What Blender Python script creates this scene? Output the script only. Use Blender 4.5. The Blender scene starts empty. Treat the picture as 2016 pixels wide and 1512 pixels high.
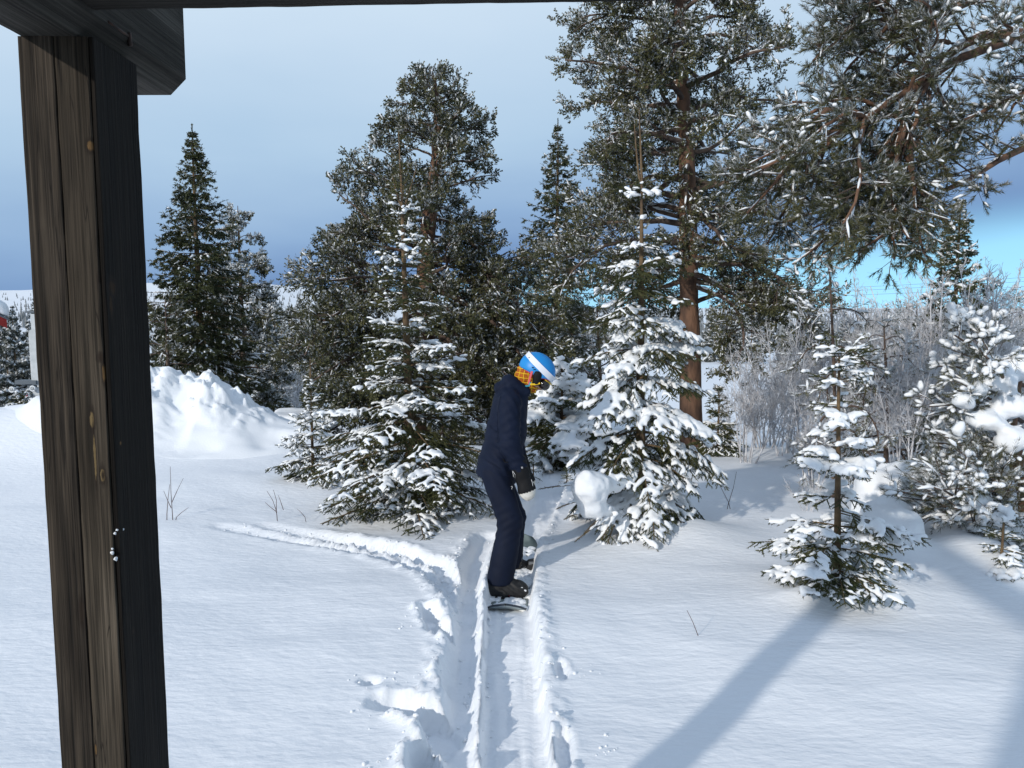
import bpy, bmesh, math, random
import numpy as np
from mathutils import Vector, Matrix

scene = bpy.context.scene
COL = scene.collection
R = math.radians

# ------------------------------------------------------------------ camera
CAM_H = 1.75
PITCH = R(5.7)
cam_data = bpy.data.cameras.new("camera")
cam_data.sensor_fit = 'HORIZONTAL'
cam_data.sensor_width = 36.0
cam_data.lens = 36.0 * 1517.0 / 2016.0
cam_data.clip_start = 0.05
cam_data.clip_end = 9000.0
cam = bpy.data.objects.new("camera", cam_data)
cam.location = (0, 0, CAM_H)
cam.rotation_euler = (R(90) - PITCH, 0, 0)
COL.objects.link(cam)
scene.camera = cam

# ------------------------------------------------------------------ sky and sun
SUN_EL = R(21.5)
SUN_AZ = R(40)          # shadows fall away from the camera, 40 degrees to the right
world = bpy.data.worlds.new("World")
scene.world = world
world.use_nodes = True
wn = world.node_tree
wn.nodes.clear()
def N(t, kind, **kw):
    n = t.nodes.new(kind)
    for k, v in kw.items():
        setattr(n, k, v)
    return n
def link(t, a, b):
    t.links.new(a, b)
def srgb(r, g, b):
    f = lambda c: (c / 255 / 12.92) if c <= 10.3 else ((c / 255 + 0.055) / 1.055) ** 2.4
    return (f(r), f(g), f(b), 1.0)
w_out = N(wn, 'ShaderNodeOutputWorld')
w_bg = N(wn, 'ShaderNodeBackground')
w_sky = N(wn, 'ShaderNodeTexSky', sky_type='NISHITA')
w_sky.sun_disc = False
w_sky.sun_elevation = SUN_EL
w_sky.sun_rotation = math.pi + SUN_AZ
w_sky.air_density = 1.0
w_sky.dust_density = 0.2
w_sky.ozone_density = 2.0
w_bg.inputs['Strength'].default_value = 0.1
w_tc = N(wn, 'ShaderNodeTexCoord')
w_sep = N(wn, 'ShaderNodeSeparateXYZ')
link(wn, w_tc.outputs['Generated'], w_sep.inputs[0])
w_noise = N(wn, 'ShaderNodeTexNoise')
w_noise.inputs['Scale'].default_value = 2.2
w_noise.inputs['Detail'].default_value = 4.0
w_map = N(wn, 'ShaderNodeMapping')
w_map.inputs['Scale'].default_value = (1.0, 1.0, 3.5)
link(wn, w_tc.outputs['Generated'], w_map.inputs[0])
link(wn, w_map.outputs[0], w_noise.inputs['Vector'])
def wmath(op, a, b=None, c=None):
    n = N(wn, 'ShaderNodeMath', operation=op)
    for i, v in enumerate((a, b, c)):
        if v is None:
            continue
        if isinstance(v, (int, float)):
            n.inputs[i].default_value = v
        else:
            link(wn, v, n.inputs[i])
    return n.outputs[0]
# height inside the cloud layer: a tilted sheet, its far lower edge lifting towards the right
nz = wmath('MULTIPLY', wmath('SUBTRACT', w_noise.outputs['Fac'], 0.5), 0.15)
edge = wmath('ADD', wmath('MULTIPLY', w_sep.outputs['X'], 0.125), 0.026)
over = wmath('ADD', wmath('SUBTRACT', w_sep.outputs['Z'], edge), wmath('MULTIPLY', nz, 0.22))
w_mr = N(wn, 'ShaderNodeMapRange', interpolation_type='SMOOTHSTEP')
w_mr.inputs['From Min'].default_value = -0.028
w_mr.inputs['From Max'].default_value = 0.034
link(wn, over, w_mr.inputs['Value'])
w_ramp = N(wn, 'ShaderNodeValToRGB')
cr = w_ramp.color_ramp
cr.elements[0].position = 0.0
cr.elements[1].position = 1.0
stops = [(0.00, (108, 139, 184)), (0.05, (117, 150, 196)), (0.12, (147, 179, 216)), (0.22, (178, 206, 232)),
         (0.34, (201, 222, 242)), (0.46, (216, 234, 248)), (0.6, (180, 200, 226)), (1.0, (146, 168, 199))]
cr.elements[0].color = srgb(*stops[0][1])
cr.elements[1].color = srgb(*stops[-1][1])
for p, c in stops[1:-1]:
    e = cr.elements.new(p)
    e.color = srgb(*c)
ez = wmath('ADD', wmath('SUBTRACT', w_sep.outputs['Z'], wmath('MULTIPLY', w_sep.outputs['X'], 0.10)), nz)
link(wn, ez, w_ramp.inputs['Fac'])
w_scale = N(wn, 'ShaderNodeVectorMath', operation='SCALE')
w_scale.inputs['Scale'].default_value = 10.0          # cloud radiance, in the units of the sky texture
link(wn, w_ramp.outputs['Color'], w_scale.inputs[0])
w_hsv = N(wn, 'ShaderNodeHueSaturation')
w_hsv.inputs['Saturation'].default_value = 0.98
w_hsv.inputs['Hue'].default_value = 0.466
w_hsv.inputs['Value'].default_value = 2.7
w_up = N(wn, 'ShaderNodeVectorMath', operation='MULTIPLY_ADD')   # read the clear sky well above the murk of the horizon
w_up.inputs[1].default_value = (1.0, 1.0, 1.2)
w_up.inputs[2].default_value = (0.0, 0.0, 0.42)
link(wn, w_tc.outputs['Generated'], w_up.inputs[0])
w_nrm = N(wn, 'ShaderNodeVectorMath', operation='NORMALIZE')
link(wn, w_up.outputs[0], w_nrm.inputs[0])
link(wn, w_nrm.outputs[0], w_sky.inputs['Vector'])
link(wn, w_sky.outputs[0], w_hsv.inputs['Color'])
w_mix = N(wn, 'ShaderNodeMix', data_type='RGBA')
link(wn, w_mr.outputs[0], w_mix.inputs['Factor'])
link(wn, w_hsv.outputs[0], w_mix.inputs['A'])
link(wn, w_scale.outputs[0], w_mix.inputs['B'])
link(wn, w_mix.outputs['Result'], w_bg.inputs['Color'])
link(wn, w_bg.outputs[0], w_out.inputs['Surface'])

sun_data = bpy.data.lights.new("sun", 'SUN')
sun_data.energy = 2.7
sun_data.angle = R(1.2)
sun_data.color = (1.0, 0.94, 0.86)
sun = bpy.data.objects.new("sun", sun_data)
sun.location = (-6, -8, 8)
sd = Vector((math.sin(SUN_AZ) * math.cos(SUN_EL), math.cos(SUN_AZ) * math.cos(SUN_EL), -math.sin(SUN_EL)))
sun.rotation_euler = sd.to_track_quat('-Z', 'Y').to_euler()
COL.objects.link(sun)

scene.view_settings.view_transform = 'Standard'
scene.view_settings.look = 'None'
scene.view_settings.exposure = 0.0
scene.view_settings.gamma = 1.0
scene.view_settings.use_curve_mapping = False
scene.cycles.max_bounces = 4
scene.cycles.diffuse_bounces = 2
scene.cycles.glossy_bounces = 2
scene.cycles.transmission_bounces = 2
scene.cycles.use_denoising = True

# ------------------------------------------------------------------ picture helpers: a pixel of the photo and a distance give a place
CP, SP = math.cos(PITCH), math.sin(PITCH)
def ray(px, py):
    u = (px - 1008.0) / 1517.0
    v = (756.0 - py) / 1517.0
    return np.array([u, CP + v * SP, -SP + v * CP])
def at(px, py, depth):
    d = ray(px, py)
    return np.array([0, 0, CAM_H]) + d * (depth / d[1])
def gpx(px, py, z=0.0):
    d = ray(px, py)
    return np.array([0, 0, CAM_H]) + d * ((z - CAM_H) / d[2])

# ------------------------------------------------------------------ noise
def _hash(ix, iy, iz, seed):
    h = (ix.astype(np.int64) * 374761393 + iy.astype(np.int64) * 668265263 + iz.astype(np.int64) * 2147483647 + seed * 974711) & 0xFFFFFFFF
    h = ((h ^ (h >> 13)) * 1274126177) & 0xFFFFFFFF
    h = (h ^ (h >> 16)) & 0xFFFFFFFF
    return h.astype(np.float64) / 4294967295.0
def vnoise(x, y, z=None, seed=0):
    x = np.asarray(x, float); y = np.asarray(y, float)
    z = np.zeros_like(x) if z is None else np.asarray(z, float)
    ix, iy, iz = np.floor(x), np.floor(y), np.floor(z)
    fx, fy, fz = x - ix, y - iy, z - iz
    fx, fy, fz = [f * f * f * (f * (f * 6 - 15) + 10) for f in (fx, fy, fz)]
    ix, iy, iz = ix.astype(np.int64), iy.astype(np.int64), iz.astype(np.int64)
    r = 0
    flat = not np.any(z)
    for dx in (0, 1):
        for dy in (0, 1):
            for dz in ((0,) if flat else (0, 1)):
                w = (fx if dx else 1 - fx) * (fy if dy else 1 - fy) * (1 if flat else (fz if dz else 1 - fz))
                r = r + w * _hash(ix + dx, iy + dy, iz + dz, seed)
    return r * 2 - 1
def fbm(x, y, z=None, octv=4, seed=0, gain=0.5):
    a, s, f = 1.0, 0, 1.0
    for o in range(octv):
        s = s + a * vnoise(np.asarray(x) * f + 13.7 * o, np.asarray(y) * f - 7.3 * o, None if z is None else np.asarray(z) * f, seed + o)
        a *= gain; f *= 2.03
    return s
def sstep(a, b, x):
    t = np.clip((x - a) / (b - a), 0, 1)
    return t * t * (3 - 2 * t)

# ------------------------------------------------------------------ mesh helpers
class MB:
    """collects triangles and quads, builds one mesh object"""
    def __init__(self):
        self.v = []; self.t = []; self.q = []; self.tm = []; self.qm = []; self.n = 0
    def add(self, v, tris=None, quads=None, m=0):
        v = np.asarray(v, float).reshape(-1, 3)
        self.v.append(v)
        if tris is not None and len(tris):
            t = np.asarray(tris, np.int64).reshape(-1, 3)
            self.t.append(t + self.n)
            self.tm.append(np.full(len(t), m, np.int32))
        if quads is not None and len(quads):
            q = np.asarray(quads, np.int64).reshape(-1, 4)
            self.q.append(q + self.n)
            self.qm.append(np.full(len(q), m, np.int32))
        self.n += len(v)
        return self
    def mesh(self, name, smooth=True):
        me = bpy.data.meshes.new(name)
        V = np.concatenate(self.v) if self.v else np.zeros((0, 3))
        T = np.concatenate(self.t) if self.t else np.zeros((0, 3), np.int64)
        Q = np.concatenate(self.q) if self.q else np.zeros((0, 4), np.int64)
        tm = np.concatenate(self.tm) if self.tm else np.zeros(0, np.int32)
        qm = np.concatenate(self.qm) if self.qm else np.zeros(0, np.int32)
        me.vertices.add(len(V))
        me.vertices.foreach_set('co', V.astype(np.float32).ravel())
        loops = np.concatenate([T.ravel(), Q.ravel()]).astype(np.int32)
        me.loops.add(len(loops))
        me.loops.foreach_set('vertex_index', loops)
        npoly = len(T) + len(Q)
        me.polygons.add(npoly)
        starts = np.concatenate([np.arange(len(T)) * 3, len(T) * 3 + np.arange(len(Q)) * 4]).astype(np.int32)
        me.polygons.foreach_set('loop_start', starts)
        me.polygons.foreach_set('material_index', np.concatenate([tm, qm]).astype(np.int32))
        me.polygons.foreach_set('use_smooth', np.full(npoly, bool(smooth)))
        me.update(calc_edges=True)
        me.validate()
        return me
    def build(self, name, mats, parent=None, smooth=True, loc=None):
        me = self.mesh(name, smooth)
        for m in (mats if isinstance(mats, (list, tuple)) else [mats]):
            me.materials.append(m)
        return put(name, me, parent, loc)
def put(name, data, parent=None, loc=None):
    o = bpy.data.objects.new(name, data)
    COL.objects.link(o)
    if parent is not None:
        o.parent = parent
        if loc is None:
            pl = world_loc(parent)
            o.location = (-pl[0], -pl[1], -pl[2])       # vertices are written in world metres
        else:
            o.location = loc
    elif loc is not None:
        o.location = loc
    return o
def world_loc(o):
    p = Vector(o.location)
    while o.parent is not None:
        o = o.parent
        p = p + Vector(o.location)
    return p
def tag(o, label=None, cat=None, group=None, kind=None):
    if label: o['label'] = label
    if cat: o['category'] = cat
    if group: o['group'] = group
    if kind: o['kind'] = kind
    return o
def thing(name, loc, label, cat, group=None):
    e = bpy.data.objects.new(name, None)
    e.empty_display_size = 0.1
    COL.objects.link(e)
    e.location = tuple(float(c) for c in loc)
    return tag(e, label, cat, group)
def copy_tree(o, parent=None):
    c = o.copy(); COL.objects.link(c)
    c.parent = parent
    for ch in list(o.children):
        copy_tree(ch, c)
    return c

def unit(v):
    v = np.asarray(v, float)
    return v / np.maximum(np.linalg.norm(v, axis=-1, keepdims=True), 1e-9)
def frames(T):
    """two unit vectors across each tangent, a steady frame"""
    ref = np.where(np.abs(T[..., 2:3]) > 0.9, np.array([1.0, 0, 0]), np.array([0, 0, 1.0]))
    a = unit(np.cross(T, ref))
    b = np.cross(a, T)
    return a, b
def tangents(P):
    T = np.empty_like(P)
    T[..., 1:-1, :] = P[..., 2:, :] - P[..., :-2, :]
    T[..., 0, :] = P[..., 1, :] - P[..., 0, :]
    T[..., -1, :] = P[..., -1, :] - P[..., -2, :]
    return unit(T)
def tubes(mb, P, Rad, k=5, m=0, flat=1.0, cap=True):
    """P (M,N,3), Rad (M,N): M tubes of N rings with k sides"""
    P = np.asarray(P, float); Rad = np.asarray(Rad, float)
    if P.ndim == 2:
        P = P[None]; Rad = Rad[None]
    M, n, _ = P.shape
    if M == 0: return
    T = tangents(P)
    a, b = frames(T)
    ang = np.arange(k) * 2 * math.pi / k
    c = np.cos(ang)[None, None, :, None]; s = np.sin(ang)[None, None, :, None]
    V = P[:, :, None, :] + Rad[:, :, None, None] * (a[:, :, None, :] * c + b[:, :, None, :] * s * flat)
    idx = np.arange(M * n * k).reshape(M, n, k)
    nx = np.roll(idx, -1, axis=2)
    Q = np.stack([idx[:, :-1], nx[:, :-1], nx[:, 1:], idx[:, 1:]], -1).reshape(-1, 4)
    tr = None
    if cap:
        e1 = idx[:, -1]; e0 = idx[:, 0]
        tr = np.concatenate([np.stack([e1[:, 0], e1[:, i], e1[:, i + 1]], -1) for i in range(1, k - 1)] +
                            [np.stack([e0[:, 0], e0[:, i + 1], e0[:, i]], -1) for i in range(1, k - 1)])
    mb.add(V, tr, Q, m)
def grow(P0, D, L, n, rng, wob=0.15, trop=0.0, curve=0.0):
    """M wandering polylines of n points"""
    P0 = np.asarray(P0, float); D = unit(D); M = len(P0)
    P = np.empty((M, n, 3)); P[:, 0] = P0
    st = (np.asarray(L, float) / (n - 1))[:, None]
    trop = np.broadcast_to(np.asarray(trop, float), (M,))
    curve = np.broadcast_to(np.asarray(curve, float), (M,))
    for i in range(1, n):
        P[:, i] = P[:, i - 1] + D * st
        D = D + wob * rng.normal(size=(M, 3))
        D[:, 2] += trop + curve * (i / n)
        D = unit(D)
    return P
def sample(P, idx, s):
    """points and tangents at fraction s on polylines P[idx]"""
    n = P.shape[1]
    f = np.clip(s, 0, 0.999) * (n - 1)
    i = f.astype(int); t = (f - i)[:, None]
    A = P[idx, i]; B = P[idx, i + 1]
    return A * (1 - t) + B * t, unit(B - A)
_ico = {}
def ico(sub):
    if sub not in _ico:
        bm = bmesh.new()
        bmesh.ops.create_icosphere(bm, subdivisions=sub, radius=1.0)
        V = np.array([v.co[:] for v in bm.verts]); F = np.array([[v.index for v in f.verts] for f in bm.faces])
        bm.free()
        _ico[sub] = (V, F)
    return _ico[sub]
def blobs(mb, C, S, rng, sub=1, rough=0.18, m=0):
    """lumps: centres C (M,3), half sizes S (M,3)"""
    V0, F0 = ico(sub)
    M = len(C)
    if M == 0: return
    rr = 1 + rough * rng.normal(size=(M, len(V0), 1))
    ph = rng.uniform(0, 6.283, M)
    c, s = np.cos(ph)[:, None], np.sin(ph)[:, None]
    X = V0[None, :, 0] * c - V0[None, :, 1] * s
    Y = V0[None, :, 0] * s + V0[None, :, 1] * c
    VV = np.stack([X, Y, np.broadcast_to(V0[None, :, 2], X.shape)], -1)
    V = np.asarray(C)[:, None, :] + VV * rr * np.asarray(S)[:, None, :]
    F = (F0[None] + (np.arange(M) * len(V0))[:, None, None]).reshape(-1, 3)
    mb.add(V, F, None, m)
def boxm(mb, lo, hi, m=0):
    x0, y0, z0 = lo; x1, y1, z1 = hi
    v = [(x0, y0, z0), (x1, y0, z0), (x1, y1, z0), (x0, y1, z0), (x0, y0, z1), (x1, y0, z1), (x1, y1, z1), (x0, y1, z1)]
    mb.add(v, None, [(0, 3, 2, 1), (4, 5, 6, 7), (0, 1, 5, 4), (1, 2, 6, 5), (2, 3, 7, 6), (3, 0, 4, 7)], m)
def blades(mb, P0, P1, n, ln, wd, rng, ang=(0.7, 1.15), m=0, m2=None, frost=0.0, grav=0.0, flip=False):
    """needles round the axis P0-P1, n per axis"""
    M = len(P0)
    if M == 0: return
    ax = unit(P1 - P0)
    a, b = frames(ax)
    t = (np.arange(n)[None, :] + rng.random((M, n))) / n
    ph = rng.uniform(0, 6.283, (M, n))
    al = rng.uniform(ang[0], ang[1], (M, n)) * (1.0 - 0.55 * np.maximum(t - 0.75, 0) / 0.25)
    rad = a[:, None] * np.cos(ph)[..., None] + b[:, None] * np.sin(ph)[..., None]
    d = ax[:, None] * np.cos(al)[..., None] + rad * np.sin(al)[..., None]
    d[..., 2] -= grav
    base = P0[:, None] + (P1 - P0)[:, None] * t[..., None]
    side = unit(np.cross(d, rng.normal(size=(M, n, 3))))
    ln = np.broadcast_to(np.asarray(ln, float).reshape(-1, 1) if np.ndim(ln) else np.full((M, 1), ln), (M, 1))
    l = ln[:, :] * rng.uniform(0.75, 1.15, (M, n))
    w = np.broadcast_to(np.asarray(wd, float), (M,))[:, None, None]
    tip = base + d * l[..., None]
    if flip:      # broad rounded ends: far tufts read as soft pompoms
        V = np.stack([base, tip + side * w * 0.5, tip - side * w * 0.5], 2).reshape(-1, 3)
    else:
        V = np.stack([base - side * w * 0.5, base + side * w * 0.5, tip], 2).reshape(-1, 3)
    F = np.arange(M * n * 3).reshape(-1, 3)
    if m2 is None or frost <= 0:
        mb.add(V, F, None, m)
    else:
        f = rng.random(M * n) < frost * np.clip(0.35 + 1.6 * d[..., 2].ravel(), 0, 2.2)
        n0 = mb.n
        mb.add(V, F[~f], None, m)
        if f.any():
            mb.t.append(F[f] + n0); mb.tm.append(np.full(int(f.sum()), m2, np.int32))

# ------------------------------------------------------------------ surface nets: smooth solids from distance fields
def surface_nets(fn, lo, hi, h):
    lo = np.asarray(lo, float); hi = np.asarray(hi, float)
    n = np.ceil((hi - lo) / h).astype(int) + 1
    g = [lo[i] + np.arange(n[i]) * h for i in range(3)]
    X, Y, Z = np.meshgrid(*g, indexing='ij')
    f = fn(X, Y, Z)
    s = f < 0
    nx, ny, nz_ = n
    def cs(a, i, j, k): return a[i:nx - 1 + i, j:ny - 1 + j, k:nz_ - 1 + k]
    cnt = sum(cs(s, i, j, k).astype(np.int8) for i in (0, 1) for j in (0, 1) for k in (0, 1))
    act = (cnt > 0) & (cnt < 8)
    idx = np.full(act.shape, -1, np.int64); idx[act] = np.arange(act.sum())
    acc = np.zeros((int(act.sum()), 3)); num = np.zeros(int(act.sum()))
    for ax in range(3):
        for p in (0, 1):
            for q in (0, 1):
                o0 = [0, 0, 0]; oth = [a for a in range(3) if a != ax]
                o0[oth[0]] = p; o0[oth[1]] = q
                o1 = list(o0); o1[ax] = 1
                a = cs(f, *o0)[act]; b = cs(f, *o1)[act]
                cr_ = (a < 0) != (b < 0)
                t = np.where(cr_, a / np.where(a - b == 0, 1, a - b), 0)
                pos = np.zeros((len(a), 3)); pos[:, oth[0]] = p; pos[:, oth[1]] = q; pos[:, ax] = t
                acc += pos * cr_[:, None]; num += cr_
    I = np.argwhere(act)
    V = lo + (I + acc / num[:, None]) * h
    Q = []
    for ax in range(3):
        o = [slice(1, -1)] * 3; o[ax] = slice(0, -1)
        o1 = list(o); o1[ax] = slice(1, None)
        a = s[tuple(o)]; b = s[tuple(o1)]
        e = np.argwhere(a != b)
        if not len(e): continue
        sg = a[a != b]
        off = np.array([1, 1, 1]); off[ax] = 0
        e = e + off
        u, w_ = [x for x in range(3) if x != ax]
        if ax == 1: u, w_ = w_, u
        c = []
        for du, dw in ((-1, -1), (0, -1), (0, 0), (-1, 0)):
            ee = e.copy(); ee[:, u] += du; ee[:, w_] += dw
            c.append(idx[ee[:, 0], ee[:, 1], ee[:, 2]])
        q = np.stack(c, -1)
        q[~sg] = q[~sg][:, ::-1]
        Q.append(q)
    return V, np.concatenate(Q)
def smin(a, b, k):
    h = np.clip(0.5 + 0.5 * (b - a) / k, 0, 1)
    return b * (1 - h) + a * h - k * h * (1 - h)
def smax(a, b, k):
    return -smin(-a, -b, k)
def cone(X, Y, Z, a, b, ra, rb, sy=1.0):
    """capsule with two radii; sy squeezes the y axis"""
    ay, by = a[1] * sy, b[1] * sy
    d = np.array([b[0] - a[0], by - ay, b[2] - a[2]])
    dd = max(float(d @ d), 1e-9)
    px_, py_, pz_ = X - a[0], Y * sy - ay, Z - a[2]
    t = np.clip((px_ * d[0] + py_ * d[1] + pz_ * d[2]) / dd, 0, 1)
    return np.sqrt((px_ - d[0] * t) ** 2 + (py_ - d[1] * t) ** 2 + (pz_ - d[2] * t) ** 2) - (ra + (rb - ra) * t)
def sdf_obj(name, fn, lo, hi, h, mats, parent=None):
    V, Q = surface_nets(fn, lo, hi, h)
    mb = MB(); mb.add(V, None, Q)
    return mb.build(name, mats, parent)

# ------------------------------------------------------------------ materials
def mat(name, base, rough=0.7, noise=None, bump=None, spec=0.3, coords='Object', subsurf=0.0):
    """base colour, optional noise=(scale, colour2, detail, (stretch)), bump=(scale, strength, distance, detail, stretch)"""
    m = bpy.data.materials.new(name)
    m.use_nodes = True
    t = m.node_tree
    b = t.nodes['Principled BSDF']
    b.inputs['Base Color'].default_value = (*base[:3], 1)
    b.inputs['Roughness'].default_value = rough
    b.inputs['Specular IOR Level'].default_value = spec
    if subsurf:
        b.inputs['Subsurface Weight'].default_value = subsurf
        b.inputs['Subsurface Radius'].default_value = (0.02, 0.025, 0.03)
        b.inputs['Subsurface Scale'].default_value = 1.0
    if noise or bump:
        tc = N(t, 'ShaderNodeTexCoord')
    if noise:
        mp = N(t, 'ShaderNodeMapping')
        if len(noise) > 3: mp.inputs['Scale'].default_value = noise[3]
        link(t, tc.outputs[coords], mp.inputs[0])
        nz_ = N(t, 'ShaderNodeTexNoise')
        nz_.inputs['Scale'].default_value = noise[0]
        nz_.inputs['Detail'].default_value = noise[2] if len(noise) > 2 else 3
        link(t, mp.outputs[0], nz_.inputs['Vector'])
        rp = N(t, 'ShaderNodeValToRGB')
        rp.color_ramp.elements[0].position = 0.35; rp.color_ramp.elements[1].position = 0.65
        rp.color_ramp.elements[0].color = (*base[:3], 1); rp.color_ramp.elements[1].color = (*noise[1][:3], 1)
        link(t, nz_.outputs['Fac'], rp.inputs['Fac'])
        link(t, rp.outputs['Color'], b.inputs['Base Color'])
    if bump:
        mp2 = N(t, 'ShaderNodeMapping')
        if len(bump) > 4: mp2.inputs['Scale'].default_value = bump[4]
        link(t, tc.outputs[coords], mp2.inputs[0])
        nb = N(t, 'ShaderNodeTexNoise')
        nb.inputs['Scale'].default_value = bump[0]
        nb.inputs['Detail'].default_value = bump[3] if len(bump) > 3 else 4
        link(t, mp2.outputs[0], nb.inputs['Vector'])
        bp = N(t, 'ShaderNodeBump')
        bp.inputs['Strength'].default_value = bump[1]
        bp.inputs['Distance'].default_value = bump[2]
        link(t, nb.outputs['Fac'], bp.inputs['Height'])
        link(t, bp.outputs[0], b.inputs['Normal'])
    return m
M_snow = mat('snow', (0.86, 0.88, 0.90), 0.65, bump=(60, 0.25, 0.01, 5), spec=0.25)
M_ground = mat('ground_snow', (0.86, 0.88, 0.905), 0.6, bump=(19, 0.5, 0.016, 7, (0.75, 1.6, 1.0)), spec=0.3)
M_spruce = mat('spruce_needles', (0.030, 0.040, 0.014), 0.6, noise=(5, (0.085, 0.085, 0.028), 3))
M_spruce_d = mat('spruce_needles_dark', (0.022, 0.032, 0.015), 0.6, noise=(2.5, (0.075, 0.08, 0.026), 3))
M_pine = mat('pine_needles', (0.038, 0.045, 0.020), 0.55, noise=(3, (0.105, 0.100, 0.042), 3))
M_frost = mat('frosted_needles', (0.42, 0.44, 0.44), 0.7, noise=(6, (0.68, 0.70, 0.72), 2))
M_pfrost = mat('dusted_pine_needles', (0.17, 0.18, 0.165), 0.7, noise=(6, (0.44, 0.45, 0.455), 2))
M_bark = mat('spruce_bark', (0.085, 0.058, 0.038), 0.9, noise=(14, (0.17, 0.115, 0.062), 4), bump=(40, 0.6, 0.01))
M_pbark = mat('pine_bark', (0.075, 0.045, 0.032), 0.9, noise=(9, (0.19, 0.105, 0.065), 5, (1, 1, 0.35)), bump=(25, 0.8, 0.02, 5, (1, 1, 0.3)))
M_lbark = mat('pine_limb_bark', (0.06, 0.043, 0.036), 0.9, noise=(12, (0.15, 0.105, 0.08), 4), bump=(30, 0.6, 0.01))
M_birch = mat('frosted_birch', (0.36, 0.345, 0.35), 0.85, noise=(7, (0.76, 0.76, 0.78), 3))
M_twig = mat('dry_twig', (0.06, 0.032, 0.024), 0.8, noise=(20, (0.11, 0.06, 0.05), 3))

# ------------------------------------------------------------------ ground: one snow sheet from the camera to the fell
def poly_dist(X, Y, pts):
    """distance to a polyline and the fraction along it"""
    pts = np.asarray(pts, float)[:, :2]
    best = np.full(X.shape, 1e9); par = np.zeros(X.shape)
    seg = np.linalg.norm(np.diff(pts, axis=0), axis=1); tot = seg.sum(); acc = 0
    for i in range(len(pts) - 1):
        a, b = pts[i], pts[i + 1]
        d = b - a; dd = d @ d
        t = np.clip(((X - a[0]) * d[0] + (Y - a[1]) * d[1]) / dd, 0, 1)
        r = np.hypot(X - a[0] - d[0] * t, Y - a[1] - d[1] * t)
        m = r < best
        best = np.where(m, r, best); par = np.where(m, (acc + t * seg[i]) / tot, par)
        acc += seg[i]
    return best, par
TRACK = [(0.02, 1.6), (0.012, 2.9), (-0.012, 3.8), (-0.02, 4.6), (0.03, 5.5), (0.16, 6.3), (0.34, 7.2), (0.52, 8.6)]
STEP = [gpx(895, 1620), gpx(900, 1512), gpx(903, 1420), gpx(912, 1330), gpx(917, 1240), gpx(922, 1160), gpx(932, 1100), gpx(960, 1050)]
RUTS = [[gpx(905, 1190), gpx(850, 1125), gpx(770, 1090), gpx(640, 1062), gpx(430, 1030)],
        [gpx(912, 1150), gpx(860, 1102), gpx(780, 1076), gpx(660, 1050), gpx(520, 1028)]]
PITS = [  # x px, y px, half length, half width, angle, depth
    (850, 1405, 0.20, 0.085, 150, 0.14), (790, 1385, 0.13, 0.07, 165, 0.11), (870, 1440, 0.10, 0.08, 120, 0.13),
    (862, 1238, 0.16, 0.055, 118, 0.12), (845, 1210, 0.10, 0.05, 130, 0.08),
    (835, 1500, 0.14, 0.07, 100, 0.13), (905, 1470, 0.10, 0.07, 90, 0.12), (728, 1345, 0.05, 0.035, 160, 0.05),
    (1105, 1320, 0.10, 0.03, 95, 0.04), (1110, 1480, 0.16, 0.035, 90, 0.045), (890, 1330, 0.12, 0.06, 100, 0.1)]
BUMPS = [  # x, y, radius x, radius y, height : soft mounds in the snow sheet
    (1.25, 5.72, 0.55, 0.38, 0.12), (2.10, 4.62, 0.48, 0.30, 0.12), (-0.95, 6.55, 0.55, 0.35, 0.08), (3.05, 4.95, 0.42, 0.45, 0.16),
    (3.6, 5.9, 0.9, 0.9, 0.22), (-6.6, 9.1, 2.2, 1.0, 0.40), (-4.8, 9.5, 1.6, 0.9, 0.32), (-9.4, 9.5, 3.0, 1.2, 0.36), (-2.3, 9.3, 1.0, 0.7, 0.12), (2.62, 5.05, 0.20, 0.22, 0.15),
    (0.55, 7.9, 1.8, 0.7, 0.05), (-2.6, 7.5, 1.6, 0.6, 0.05), (1.75, 4.36, 0.26, 0.12, 0.05)]
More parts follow.
